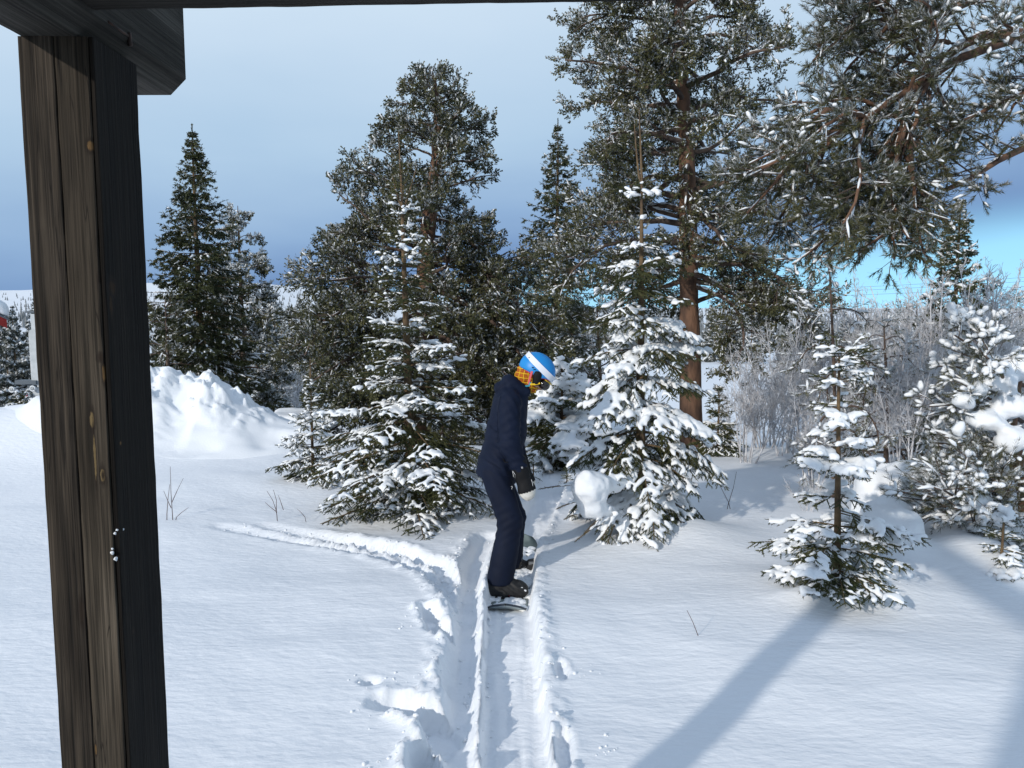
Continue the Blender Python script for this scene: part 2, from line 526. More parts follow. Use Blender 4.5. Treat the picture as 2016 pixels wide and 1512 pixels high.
def ground_z(X, Y, fine=True):
    X = np.asarray(X, float); Y = np.asarray(Y, float)
    r = np.hypot(X, Y)
    z = 0.035 * fbm(X * 0.55, Y * 0.75, octv=3, seed=3) * sstep(1.0, 4, Y)
    z = z - 0.55 * sstep(8.9, 13.0, Y) - 2.7 * sstep(13, 36, r) - 4.5 * sstep(36, 220, r) + 0.5 * fbm(X * 0.02, Y * 0.02, octv=3, seed=5) * sstep(25, 120, r)
    # the open fell at the back on the left, dropping away to the right
    az = X / np.maximum(Y, 1.0)
    ridge = 47 * sstep(0.12, -0.36, az) * (1 - 0.36 * sstep(-0.46, -0.66, az)) * (1 - 0.15 * sstep(-0.36, -0.25, az)) + 7
    z = z + np.where(Y > 0, ridge * sstep(260, 1500, Y) * (1 + 0.05 * fbm(X * 0.004, Y * 0.004, octv=3, seed=9)), 0)
    z = z - 30 * sstep(1700, 3800, np.abs(Y)) * (Y > 0)
    for bx, by, rx, ry, hh in BUMPS:
        z = z + hh * np.exp(-(((X - bx) / rx) ** 2 + ((Y - by) / ry) ** 2) * 1.3)
    if fine:
        near = (Y > 0.5) & (Y < 11) & (np.abs(X) < 6)
        if np.any(near):
            x = X[near]; y = Y[near]
            n1 = fbm(x * 9, y * 9, octv=3, seed=21); n2 = fbm(x * 26, y * 26, octv=3, seed=31, gain=0.6)
            dz = 0.004 * fbm(x * 3.2, y * 6.0, octv=3, seed=41)
            # board track
            d, par = poly_dist(x, y, TRACK)
            fade = 1 - 0.5 * sstep(6.5, 8.4, y)
            hw = 0.135
            inside = 1 - sstep(hw - 0.012 + 0.008 * n1, hw + 0.022 + 0.008 * n1, d)
            track = -(0.118 + 0.006 * vnoise(x * 60, y * 3, seed=51) + 0.004 * n2 * (vnoise(x * 7, y * 7, seed=8) > 0.2)) * inside * fade
            rim = np.exp(-((d - hw - 0.05) / 0.045) ** 2) * (0.012 + 0.008 * np.clip(n1 + 0.2, 0, 1.4) + 0.014 * np.clip(n2, -0.4, 1.2)) * fade * np.where(x < 0.0, 0.55, 1.0)
            # walked trench left of it
            d2, p2 = poly_dist(x, y, STEP)
            w2 = 0.062 + 0.018 * n1
            tr2 = -(0.115 * (1 - 0.55 * sstep(4.9, 6.0, y)) + 0.018 * n2) * (1 - sstep(w2 * 0.45, w2 + 0.05, d2))
            rim2 = np.exp(-((d2 - 0.14) / 0.06) ** 2) * (0.007 + 0.012 * np.clip(n1 + 0.1, 0, 1.4) + 0.016 * np.clip(n2, -0.3, 1.3)) * (1 - sstep(5.4, 6.2, y))
            # the old ruts that swing away to the left
            tr3 = 0; rim3 = 0
            for i, rt in enumerate(RUTS):
                d3, p3 = poly_dist(x, y, rt)
                f3 = 1 - sstep(0.55, 1.0, p3) * 0.75
                tr3 = tr3 - (0.075 * f3) * (1 - sstep(0.03, 0.085 + 0.02 * n1, d3))
                rim3 = rim3 + np.exp(-((d3 - 0.115) / 0.045) ** 2) * (0.012 + 0.015 * np.clip(n1, 0, 1.4) + 0.016 * np.clip(n2, -0.3, 1.3)) * f3
            pit = 0; rimp = 0
            for (px_, py_, ra, rb, ang, dep) in PITS:
                c = gpx(px_, py_)
                ca, sa = math.cos(R(ang)), math.sin(R(ang))
                u = (x - c[0]) * ca + (y - c[1]) * sa; v = -(x - c[0]) * sa + (y - c[1]) * ca
                e = np.sqrt((u / ra) ** 2 + (v / rb) ** 2) + 0.22 * n1
                pit = np.minimum(pit, -dep * (1 - sstep(0.55, 1.15, e)) * (1 + 0.15 * n2))
                rimp = np.maximum(rimp, np.exp(-((e - 1.45) / 0.32) ** 2) * dep * 0.22 * np.clip(0.35 + n1 + 0.6 * n2, 0, 1.7))
            low = np.minimum(np.minimum(track, tr2), np.minimum(pit, tr3))
            cut = np.clip(-low / 0.05, 0, 1)
            low = low + 0.016 * n2 * cut * (1 - inside)
            dz = dz + low + (rim + rim2 + 0.8 * rim3 + rimp) * (1 - cut)
            # a drift edge on the right below the boulder
            z[near] += dz
    return z
def gz(x, y):
    return float(ground_z(np.array([float(x)]), np.array([float(y)]))[0])
def gz0(x, y):
    return float(ground_z(np.array([float(x)]), np.array([float(y)]), False)[0])

def axis(segs):
    out = [segs[0][0]]
    for a, b, st in segs:
        n = max(1, int(round((b - a) / st)))
        out += list(a + (b - a) * (np.arange(1, n + 1) / n))
    return np.array(out)
def geo(a, b, n):
    return list(a * (b / a) ** (np.arange(1, n + 1) / n))
xr = list(axis([(0.0, 0.42, 0.016), (0.42, 0.8, 0.025), (0.8, 4.2, 0.045), (4.2, 8, 0.15)])) + geo(8, 4200, 42)
xl = list(axis([(0.0, 0.85, 0.016), (0.85, 1.5, 0.026), (1.5, 3.2, 0.045), (3.2, 8, 0.15)])) + geo(8, 4200, 42)
gx = np.array(sorted(set([-v for v in xl] + xr)))
gy = np.array(sorted(set([-v for v in geo(8, 4200, 14)] + list(axis([(-8, 2.4, 0.25), (2.4, 5.1, 0.0165), (5.1, 7.0, 0.032), (7.0, 10.5, 0.06), (10.5, 16, 0.25)])) + geo(16, 4200, 75))))
GX, GY = np.meshgrid(gx, gy, indexing='ij')
GZ = ground_z(GX, GY)
nxg, nyg = GX.shape
gi = np.arange(nxg * nyg).reshape(nxg, nyg)
mb = MB()
mb.add(np.stack([GX, GY, GZ], -1), None, np.stack([gi[:-1, :-1], gi[1:, :-1], gi[1:, 1:], gi[:-1, 1:]], -1))
ground = mb.build('snow_ground', M_ground)
tag(ground, 'white snow field with tracks running out to an open fell', 'snow', kind='structure')

# ------------------------------------------------------------------ spruces
def melt(o, vox, it=4, fac=0.5):
    """let separate pads of snow run together into one soft skin"""
    r = o.modifiers.new('melt', 'REMESH'); r.mode = 'VOXEL'; r.voxel_size = vox; r.use_smooth_shade = True
    s = o.modifiers.new('soften', 'SMOOTH'); s.factor = fac; s.iterations = it
    if 'snow_crumble' not in bpy.data.textures:
        tx = bpy.data.textures.new('snow_crumble', 'CLOUDS'); tx.noise_scale = 0.022; tx.noise_depth = 3
    dp = o.modifiers.new('crumble', 'DISPLACE'); dp.texture = bpy.data.textures['snow_crumble']; dp.strength = 0.013; dp.mid_level = 0.5; dp.texture_coords = 'LOCAL'
    d_ = o.modifiers.new('thin', 'DECIMATE'); d_.ratio = 0.30
def pads(mb, P0, P1, r, rng, n=5, k=6, lift=0.55, flat=0.85, m=0):
    """snow lying along the tops of twigs"""
    M = len(P0)
    if M == 0: return
    s = np.linspace(0, 1, n)
    P = P0[:, None] * (1 - s)[None, :, None] + P1[:, None] * s[None, :, None]
    prof = np.sin(np.clip(s * 0.9 + 0.05, 0, 1) * math.pi) ** 0.45
    rr = np.asarray(r)[:, None] * prof[None] * rng.uniform(0.8, 1.25, (M, n))
    P = P.copy(); P[..., 2] += rr * lift
    tubes(mb, P, np.maximum(rr, 0.001), k, m, flat)
def spruce_branches(base, H, rng, prof, whorl, per, z0, pitch, droop, upturn, extra=0.5, lean=(0, 0), dens=None, top=1.0):
    """first order branches; prof(f) gives the reach at height fraction f"""
    zs = []; az = []
    z = z0; k = 0
    while z < H * top:
        f = z / H
        n = per + rng.integers(-1, 2)
        if dens is not None: n = max(2, int(round(n * dens(f))))
        ph = rng.uniform(0, 6.28)
        for i in range(max(2, n)):
            zs.append(z + rng.normal(0, whorl * 0.10)); az.append(ph + i * 6.283 / n + rng.normal(0, 0.22))
        for i in range(int(round(extra * per * (1 if dens is None else dens(f) ** 2)))):
            zs.append(z + rng.uniform(0.2, 0.9) * whorl); az.append(rng.uniform(0, 6.28))
        z += whorl * (1.0 if dens is None else min(1.6, 1 / dens(f) ** 0.5)) * rng.uniform(0.85, 1.15)
    zs = np.clip(np.array(zs), z0 * 0.8, H * 0.985 * top); az = np.array(az)
    f = zs / H
    L = np.array([prof(x) for x in f]) * rng.uniform(0.72, 1.12, len(f))
    th = np.array([pitch(x) for x in f]) + rng.normal(0, 0.09, len(f))
    n = 11
    P = np.empty((len(f), n, 3))
    P[:, 0] = np.array(base) + np.stack([lean[0] * f, lean[1] * f, zs], -1)
    a = az.copy()
    for i in range(1, n):
        s = (i - 0.5) / (n - 1)
        p = th - np.array([droop(x) for x in f]) * s + np.array([upturn(x) for x in f]) * s * s
        a = a + rng.normal(0, 0.045, len(f))
        d = np.stack([np.cos(p) * np.cos(a), np.cos(p) * np.sin(a), np.sin(p)], -1)
        P[:, i] = P[:, i - 1] + d * (L / (n - 1))[:, None]
    return P, L, f
def side_shoots(P, L, rng, gap, ratio, lmin, lmax, ang=0.95, hang=0.12, n=4, s0=0.1, hangpow=1.0, jitter=0.15, up=0.0):
    """shoots to both sides of each parent, in the plane of the bough, sagging a little"""
    idx = []; ss = []; sg = []
    for i, l in enumerate(L):
        k = max(2, int(l * (1 - s0) / gap))
        s = s0 + (1 - s0) * (np.arange(k) + rng.uniform(0.2, 0.8, k)) / k
        for sd_ in (-1, 1):
            idx += [i] * k; ss += list(np.clip(s + rng.normal(0, 0.15 / k, k), 0, 0.99)); sg += [sd_] * k
    idx = np.array(idx, int); ss = np.array(ss); sg = np.array(sg)
    A, T = sample(P, idx, ss)
    side = unit(np.cross(T, np.array([0, 0, 1.0])))
    a = ang + rng.normal(0, jitter, len(idx))
    D = T * np.cos(a)[:, None] + side * (np.sin(a) * sg)[:, None]
    D[:, 2] += rng.normal(0, 0.10, len(idx)) - hang + up
    l = np.clip(L[idx] * ratio * (1 - ss) ** 0.8 + lmin * 0.8, lmin, lmax) * rng.uniform(0.7, 1.15, len(idx))
    C = grow(A, D, l, n, rng, wob=0.07, trop=-hang * 0.45)
    return C, l, idx, ss
def segs_of(P, L, step):
    """cut polylines into straight pieces about step long: start, end, parent, fraction"""
    a = []; b = []; pi = []; fr = []
    n = P.shape[1]
    kk = np.maximum(1, np.round(L / step).astype(int))
    for k in np.unique(kk):
        ids = np.where(kk == k)[0]
        for j in range(k):
            s0 = np.full(len(ids), j / k); s1 = np.full(len(ids), (j + 1) / k)
            p0, _ = sample(P, ids, s0); p1, _ = sample(P, ids, s1)
            a.append(p0); b.append(p1); pi.append(ids); fr.append((s0 + s1) / 2)
    return np.concatenate(a), np.concatenate(b), np.concatenate(pi), np.concatenate(fr)

def spruce(name, base, H, seed, label, cat='tree', prof=None, whorl=0.24, per=6, z0=0.12, snow=0.6, snow_r=0.017, needle=0.017,
           width=0.0045, nper=15, boughs=True, mats=None, leaders=None, gap1=0.05, gap2=0.045, lean=(0, 0), trunk_r=None, vox=0.0115,
           melt_it=3, pitch=None, droop=None, upturn=None, extra=0.5, group=None, frost=0.0, second=True, hang=0.16, snow_f=None, core=True, seg=0.09, dens=None, top=1.0, trunk_top=0.9):
    rng = np.random.default_rng(seed)
    mats = mats or [M_spruce, M_bark, M_frost]
    prof = prof or (lambda f: 0.32 * H * (1 - f) ** 0.8 + 0.03)
    pitch = pitch or (lambda f: -0.25 + 1.15 * f ** 1.5)
    droop = droop or (lambda f: 0.55 * (1 - f))
    upturn = upturn or (lambda f: 0.35)
    snow_f = snow_f or (lambda f: 1.0)
    root = thing(name, base, label, cat, group)
    base = np.asarray(base, float)
    tr = trunk_r or H * 0.017
    n = 14
    s = np.linspace(0, 1, n)
    TP = base[None] + np.stack([lean[0] * s + 0.012 * H * np.cumsum(rng.normal(0, 0.15, n)) * 0.3, lean[1] * s, s * H - 0.25 * (1 - s)], -1)
    mbt = MB()
    tubes(mbt, TP, tr * (1 - s) ** 0.9 + 0.006, 9)
    tk = mbt.build('trunk', mats[1], root)
    P, L, f = spruce_branches(base, H, rng, prof, whorl, per, z0, pitch, droop, upturn, extra, lean, dens, top)
    C, lc, ci, cs_ = side_shoots(P, L, rng, gap1, 0.42, 0.05, 0.42, hang=hang)
    if second:
        long_ = np.where(lc > 0.09)[0]
        D_, ld, di, ds = side_shoots(C[long_], lc[long_], rng, gap2, 0.35, 0.04, 0.16, ang=0.85, hang=hang * 2.0, n=3, s0=0.12)
        di = long_[di]
    # pieces to clothe
    A0, A1, ai, af = segs_of(P, L, seg)
    keep = af > 0.25
    A0, A1, ai = A0[keep], A1[keep], ai[keep]
    B0, B1, bi, bf = segs_of(C, lc, seg)
    pieces0 = [A0, B0]; pieces1 = [A1, B1]; own = [ai, ci[bi]]
    if second:
        pieces0.append(D_[:, 0]); pieces1.append(D_[:, -1]); own.append(ci[di])
    Q0 = np.concatenate(pieces0); Q1 = np.concatenate(pieces1); ow = np.concatenate(own)
    order = np.arange(len(L)) if boughs else np.zeros(len(L), int)
    allmb = MB(); allsn = MB(); wood = MB()
    r_need = rng.random(len(Q0))
    for g in (range(len(L)) if boughs else [None]):
        mbn = MB() if boughs else allmb
        sel = np.where(ow == g)[0] if boughs else np.arange(len(Q0))
        bsel = [g] if boughs else np.arange(len(L))
        rad = np.clip(L[bsel] * 0.012, 0.003, 0.03)[:, None] * np.linspace(1, 0.25, P.shape[1])[None]
        tubes(mbn, P[bsel], rad, 5, 1)
        csel = np.where(ci == g)[0] if boughs else np.arange(len(lc))
        if core:
            # a dark heart to each twig so the sky does not shine through it
            Pm = np.stack([Q0[sel], Q1[sel] + (Q1[sel] - Q0[sel]) * 0.12], 1)
            tubes(mbn, Pm, np.tile(np.array([[0.5, 0.22]]) * needle * 0.55, (len(sel), 1)), 3, 0, cap=False)
        blades(mbn, Q0[sel], Q1[sel] + (Q1[sel] - Q0[sel]) * 0.1, nper, needle * np.clip(0.45 + L[ow[sel]] / (0.16 * H), 0.45, 1.0), width, rng, (0.6, 1.1), 0, 2, frost)
        # snow
        fz = f[ow[sel]]
        pr = snow * np.array([snow_f(x) for x in f])[ow[sel]]
        d = Q1[sel] - Q0[sel]
        flatness = 1 - np.abs(d[:, 2]) / np.maximum(np.linalg.norm(d, axis=1), 1e-6)
        cl = 0.5 + 0.5 * np.clip(1.6 * fbm(Q0[sel][:, 0] * 3.2 / max(H / 3, 1), Q0[sel][:, 1] * 3.2 / max(H / 3, 1), Q0[sel][:, 2] * 3.2 / max(H / 3, 1), octv=2, seed=seed), -1, 1)
        chance = np.clip(pr * (0.35 + 1.1 * cl) * (0.55 + 0.45 * flatness), 0, 1)
        ys = rng.random(len(sel)) < chance
        mbs = MB() if boughs else allsn
        sz = snow_r * (0.55 + 0.8 * cl[ys]) * rng.uniform(0.75, 1.25, int(ys.sum())) * np.clip(0.55 + pr[ys] * 0.6, 0.5, 1.15)
        pads(mbs, Q0[sel][ys], Q1[sel][ys], sz, rng, n=5 if vox else 3, k=6 if vox else 4)
        if boughs:
            bo = mbn.build('bough', mats, root)
            if mbs.n:
                sn = tag(mbs.build('snow', M_snow, bo), kind='stuff')
                if vox: melt(sn, vox, melt_it)
    if not boughs:
        tag(allmb.build('crown', mats, root, smooth=False), kind='stuff')
        if allsn.n:
            sn = tag(allsn.build('snow', M_snow, root), kind='stuff')
            if vox: melt(sn, vox, melt_it)
    for (dx, dy, zb, ln_, lx) in (leaders or []):
        # long needled leading shoots, frosted on the weather side
        ml = MB()
        ztop = zb + ln_
        fb = min(zb / H, 1)
        o0 = base + np.array([lean[0] * fb, lean[1] * fb, zb])
        sp = np.linspace(0, 1, 7)
        LP = o0[None] + np.stack([dx * sp ** 0.6 + lx * sp, dy * sp ** 0.6, ln_ * sp], -1)
        tubes(ml, LP, 0.007 * (1 - sp) + 0.003, 6, 1)
        blades(ml, LP[:-1], LP[1:], int(190 * ln_ / 6) + 12, needle * 0.7, width * 0.9, rng, (0.35, 0.8), 0, 2, 0.16)
        ml.build('leader_shoot', mats, root, smooth=False)
    return root

# ------------------------------------------------------------------ the young spruces in front
def lerpf(pts):
    xs = [p[0] for p in pts]; ys = [p[1] for p in pts]
    return lambda f: float(np.interp(f, xs, ys))
b1 = gpx(812, 1002); b1[2] = gz(b1[0], b1[1]) - 0.02
spruce('spruce_tree', b1, 2.86, 19, 'young snowy spruce with tall frosted leading shoot behind the person in navy',
       prof=lerpf([(0, 0.72), (0.05, 0.95), (0.12, 1.04), (0.2, 0.92), (0.35, 0.70), (0.5, 0.47), (0.65, 0.34), (0.8, 0.25), (0.9, 0.2), (1, 0.1)]),
       whorl=0.165, per=5, gap1=0.06, nper=12, width=0.005, z0=0.10, snow=0.55, snow_r=0.0145, gap2=0.055, pitch=lerpf([(0, -0.05), (0.3, 0.0), (0.6, 0.25), (0.8, 0.7), (1, 1.2)]), droop=lambda f: 0.55 * (1 - f), upturn=lambda f: 0.25 + 0.2 * f,
       snow_f=lambda f: 0.8 + 0.5 * math.exp(-((f - 0.32) / 0.14) ** 2) - 0.15 * (f > 0.6), dens=lerpf([(0, 1), (0.6, 1), (0.8, 0.9), (1, 0.7)]),
       leaders=[(0, 0, 2.60, 0.58, -0.02), (-0.05, 0.02, 2.56, 0.26, -0.03), (0.07, 0.0, 2.54, 0.34, 0.05)], lean=(-0.06, 0))
b2 = gpx(1262, 1046); b2[2] = gz(b2[0], b2[1]) - 0.02
spruce('spruce_tree', b2, 2.70, 23, 'young spruce heavily loaded with snow carrying one big round clump',
       prof=lerpf([(0, 0.58), (0.06, 0.74), (0.12, 0.80), (0.25, 0.68), (0.5, 0.54), (0.62, 0.47), (0.74, 0.40), (0.775, 0.26), (0.84, 0.22), (1, 0.17)]),
       whorl=0.21, per=6, z0=0.10, snow=0.60, snow_r=0.0195, gap2=0.055, nper=13, width=0.005, hang=0.22, snow_f=lambda f: 1.0 if f < 0.78 else 0.7, pitch=lerpf([(0, -0.15), (0.4, -0.02), (0.8, 0.2), (1, 0.9)]), droop=lambda f: 0.95 * (1 - f) + 0.2, upturn=lambda f: 0.2,
       dens=lerpf([(0, 1), (0.75, 1), (0.79, 0.5), (1, 0.5)]),
       leaders=[(0, 0, 2.64, 0.52, -0.03), (-0.06, 0.02, 2.58, 0.46, 0.0)], lean=(-0.04, 0))
b3 = gpx(1648, 1178); b3[2] = gz(b3[0], b3[1]) - 0.02
spruce('spruce_tree', b3, 1.36, 35, 'small open spruce sapling with thick snow fingers beside a snowy drift',
       prof=lerpf([(0, 0.50), (0.12, 0.56), (0.25, 0.46), (0.38, 0.32), (0.5, 0.36), (0.6, 0.23), (0.72, 0.17), (0.85, 0.16), (0.93, 0.24), (1, 0.2)]),
       whorl=0.15, per=5, z0=0.07, snow=1.15, snow_r=0.0165, vox=0.010, extra=0.45, gap1=0.052, gap2=0.06, pitch=lerpf([(0, 0.0), (0.5, 0.1), (0.85, 0.1), (0.95, 0.5), (1, 0.6)]), droop=lambda f: 0.5 * (1 - f), upturn=lambda f: 0.2,
       dens=lerpf([(0, 1.1), (0.3, 0.9), (0.4, 0.6), (0.5, 0.9), (1, 0.8)]), lean=(-0.05, 0), trunk_r=0.021)

# ------------------------------------------------------------------ pines
def pine(name, base, TP, label, limbs, seed, cat='tree', group=None, trunk_r=0.12, l1=(6, 0.42), l2=(14, 0.22), tufts=3, needle=0.055, width=0.006,
         nper=18, snow=0.45, snow_r=0.036, frost=0.25, mats=None, wob=0.12, sub=1, trunk=True, limb_parts=False, sag=-0.03, tuft_len=0.085, pad=0.5, dead=0.0, l2len=(0.12, 0.32), upt=0.25, smin_=0.25, bark=None):
    """limbs: list of (start point, direction, length, radius) or (polyline, radius)"""
    rng = np.random.default_rng(seed)
    mats = mats or [M_pine, M_lbark, M_frost if frost > 0.45 else M_pfrost]
    root = thing(name, base, label, cat, group)
    if trunk:
        mt = MB()
        s = np.linspace(0, 1, len(TP))
        t2 = np.linspace(0, 1, 30)
        TPs = np.stack([np.interp(t2, s, np.array(TP)[:, i]) for i in range(3)], -1)
        for _ in range(4): TPs[1:-1] = (TPs[:-2] + TPs[1:-1] * 2 + TPs[2:]) / 4
        tubes(mt, TPs, (trunk_r * (1 - t2) ** 0.75 + 0.004 + 0.05 * trunk_r) * (1 + 0.06 * rng.normal(size=30)), 14)
        mt.build('trunk', bark or M_pbark, root)
    n = 12
    LP = []; LL = []; LR = []
    for lb in limbs:
        if len(lb) == 2:
            pts = np.asarray(lb[0], float)
            d = np.r_[0, np.cumsum(np.linalg.norm(np.diff(pts, axis=0), axis=1))]
            tt = np.linspace(0, d[-1], n)
            p = np.stack([np.interp(tt, d, pts[:, i]) for i in range(3)], -1)
            for _ in range(2): p[1:-1] = (p[:-2] + p[1:-1] * 2 + p[2:]) / 4
            p[1:-1] += rng.normal(0, 0.008 * d[-1], (n - 2, 3)) * 0.6
            LP.append(p); LL.append(d[-1]); LR.append(lb[1])
        else:
            p = grow(np.array([lb[0]]), np.array([lb[1]]), np.array([lb[2]]), n, rng, wob, sag, curve=lb[4] if len(lb) > 4 else 0.0)[0]
            LP.append(p); LL.append(lb[2]); LR.append(lb[3])
    LP = np.array(LP); LL = np.array(LL); LR = np.array(LR)
    wood = MB()
    rad = LR[:, None] * np.linspace(1, 0.22, n)[None] + 0.003
    if limb_parts:
        for i in range(len(LP)):
            w = MB(); tubes(w, LP[i], rad[i], 9); w.build('limb', M_pbark, root)
    else:
        tubes(wood, LP, rad, 6)
    # second order
    def spawn(P, L, per_m, ratio, s0, ang, flat, mn, mx, nn, wobv, trop):
        k = np.maximum(2, np.round(L * per_m).astype(int))
        idx = np.repeat(np.arange(len(L)), k)
        ss = s0 + (1 - s0) * np.concatenate([(np.arange(kk) + rng.random(kk)) / kk for kk in k])
        A, T = sample(P, idx, ss)
        r = rng.normal(size=(len(idx), 3)); r[:, 2] *= flat
        r = unit(r - (r * T).sum(1, keepdims=True) * T)
        a = rng.uniform(ang[0], ang[1], len(idx))[:, None]
        D = T * np.cos(a) + r * np.sin(a)
        l = np.clip(L[idx] * ratio * (1.15 - 0.75 * ss), mn, mx) * rng.uniform(0.7, 1.2, len(idx))
        return grow(A, D, l, nn, rng, wobv, trop), l, idx
    P1, L1, i1 = spawn(LP, LL, l1[0], l1[1], smin_, (0.45, 1.05), 0.55, 0.12, 1.1, 4, 0.14, 0.02)
    # the limb ends themselves carry on as shoots
    P2, L2, i2 = spawn(P1, L1, l2[0], l2[1] * 1.8, 0.2, (0.4, 1.0), 0.8, l2len[0], l2len[1], 2, 0.18, 0.05)
    tubes(wood, P1, (np.clip(L1 * 0.014, 0.004, 0.014))[:, None] * np.linspace(1, 0.5, 4)[None], 3, cap=False)
    tubes(wood, P2, (np.clip(L2 * 0.015, 0.0025, 0.005))[:, None] * np.linspace(1, 0.6, 2)[None], 3, cap=False)
    tag(wood.build('branches', mats[1], root), kind='stuff')
    # tufts
    ends = []; dirs = []
    for P, k in ((P2, tufts), (P1, tufts + 1)):
        for j in range(k):
            M = len(P)
            s = np.full(M, 0.999) if j == 0 else rng.uniform(0.35, 0.98, M)
            A, T = sample(P, np.arange(M), s)
            D = T + (0 if j == 0 else 0.75) * rng.normal(size=(M, 3)); D[:, 2] += upt
            ends.append(A); dirs.append(unit(D))
    A = np.concatenate(ends); D = np.concatenate(dirs)
    if dead > 0:
        kp = rng.random(len(A)) > dead; A, D = A[kp], D[kp]
    tl = tuft_len * rng.uniform(0.7, 1.25, len(A))
    crown = MB()
    blades(crown, A, A + D * tl[:, None], nper, needle, width, rng, (0.45, 0.95), 0, 2, frost, flip=width > 0.012)
    tag(crown.build('crown', mats, root, smooth=False), kind='stuff')
    # snow on the tufts and along the limbs
    cl = np.clip(0.5 + 0.9 * fbm(A[:, 0] * 1.7, A[:, 1] * 1.7, A[:, 2] * 1.7, octv=2, seed=seed), 0, 1)
    sel = rng.random(len(A)) < snow * (0.35 + 1.2 * cl)
    sn = MB()
    c = A[sel] + D[sel] * (tl[sel] * rng.uniform(0.3, 0.8, int(sel.sum())))[:, None]
    sz = snow_r * (0.6 + 0.7 * cl[sel]) * rng.uniform(0.6, 1.3, len(c))
    c[:, 2] += sz * 0.5
    S = np.stack([sz * rng.uniform(0.8, 1.4, len(c)), sz * rng.uniform(0.8, 1.4, len(c)), sz * rng.uniform(0.5, 0.8, len(c))], -1)
    e0 = A[sel] + D[sel] * (tl[sel] * 0.15)[:, None]; e1 = A[sel] + D[sel] * (tl[sel] * rng.uniform(0.7, 1.1, len(c)))[:, None]
    e0[:, 2] += sz * 0.35; e1[:, 2] += sz * 0.35
    pads(sn, e0, e1, sz * 0.62, rng, n=4 if sub > 1 else 3, k=6 if sub > 1 else 4, lift=0.35, flat=0.8)
    if pad > 0:
        a0, a1, pi, fr = segs_of(P1, L1, 0.2)
        k = rng.random(len(a0)) < pad * 0.7
        pads(sn, a0[k], a1[k], snow_r * 0.45 * rng.uniform(0.5, 1.2, int(k.sum())), rng, n=3, k=4, lift=0.9)
        a0, a1, pi, fr = segs_of(LP, LL, 0.16)
        rr = LR[pi] * (1 - 0.78 * fr)
        k = rng.random(len(a0)) < pad
        a0 = a0.copy(); a1 = a1.copy(); a0[:, 2] += rr * 0.8; a1[:, 2] += rr * 0.8
        pads(sn, a0[k], a1[k], np.maximum(rr[k] * 0.9, snow_r * 0.4) * rng.uniform(0.5, 1.1, int(k.sum())), rng, k=6, lift=0.4)
    tag(sn.build('snow', M_snow, root), kind='stuff')
    return root
def limb_set(TP, z_lo, z_hi, n, reach, pitch, rng, rad, curve=0.0):
    """limbs round a trunk polyline; reach(f, azimuth), pitch(f) with f 0..1 from z_lo to z_hi"""
    TP = np.asarray(TP, float); out = []
    for i in range(n):
        f = (i + rng.random()) / n
        z = z_lo + (z_hi - z_lo) * f
        x = np.interp(z, TP[:, 2], TP[:, 0]); y = np.interp(z, TP[:, 2], TP[:, 1])
        a = i * 2.399 + rng.normal(0, 0.35)
        p = pitch(f) + rng.normal(0, 0.13)
        L = reach(f, a) * rng.uniform(0.75, 1.12)
        out.append(((x, y, z), (math.cos(a) * math.cos(p), math.sin(a) * math.cos(p), math.sin(p)), L, rad * (0.35 + 0.65 * (1 - f)) * min(1.0, 0.4 + L * 0.4), curve))
    return out

# the tall pine whose trunk shows red-brown, right of the middle
d = 10.2
pb = at(1362, 868, d); pb[2] = gz0(pb[0], pb[1]) - 0.05
TPa = [pb, at(1358, 700, d), at(1355, 480, d), at(1353, 300, d), at(1340, 120, d), at(1335, -120, d), at(1335, -330, d)]
rng = np.random.default_rng(5)
LA = limb_set(TPa, at(0, 560, d)[2], at(0, -300, d)[2], 84, lambda f, a: float(np.interp(f, [0, 0.2, 0.45, 0.7, 1], [1.35, 1.3, 1.4, 1.35, 0.5])), lambda f: -0.12 + 0.5 * f, rng, 0.05)
LA += [([at(1360, 560, d), at(1440, 590, d - 0.4), at(1470, 650, d - 0.8), at(1450, 720, d - 1.0)], 0.03), ([at(1358, 520, d), at(1480, 520, d - 0.5), at(1560, 560, d - 0.8), at(1600, 640, d - 0.9)], 0.035),
       ([at(1350, 480, d), at(1230, 470, d - 0.6), at(1150, 500, d - 1.0), at(1110, 560, d - 1.0)], 0.035), ([at(1350, 430, d), at(1240, 400, d + 0.4), at(1160, 420, d + 0.5), at(1110, 480, d + 0.4)], 0.03),
       ([at(1358, 600, d), at(1460, 560, d + 0.5), at(1540, 590, d + 0.8), at(1580, 640, d + 0.8)], 0.03)]
pine('pine_tree', pb, TPa, 'tall dense pine with straight red-brown trunk behind the snow-loaded spruce', LA, 71, trunk_r=0.145, snow=0.19, snow_r=0.021, frost=0.30, l1=(8.5, 0.42), l2=(17, 0.22), nper=9, width=0.022, needle=0.040, tuft_len=0.095)

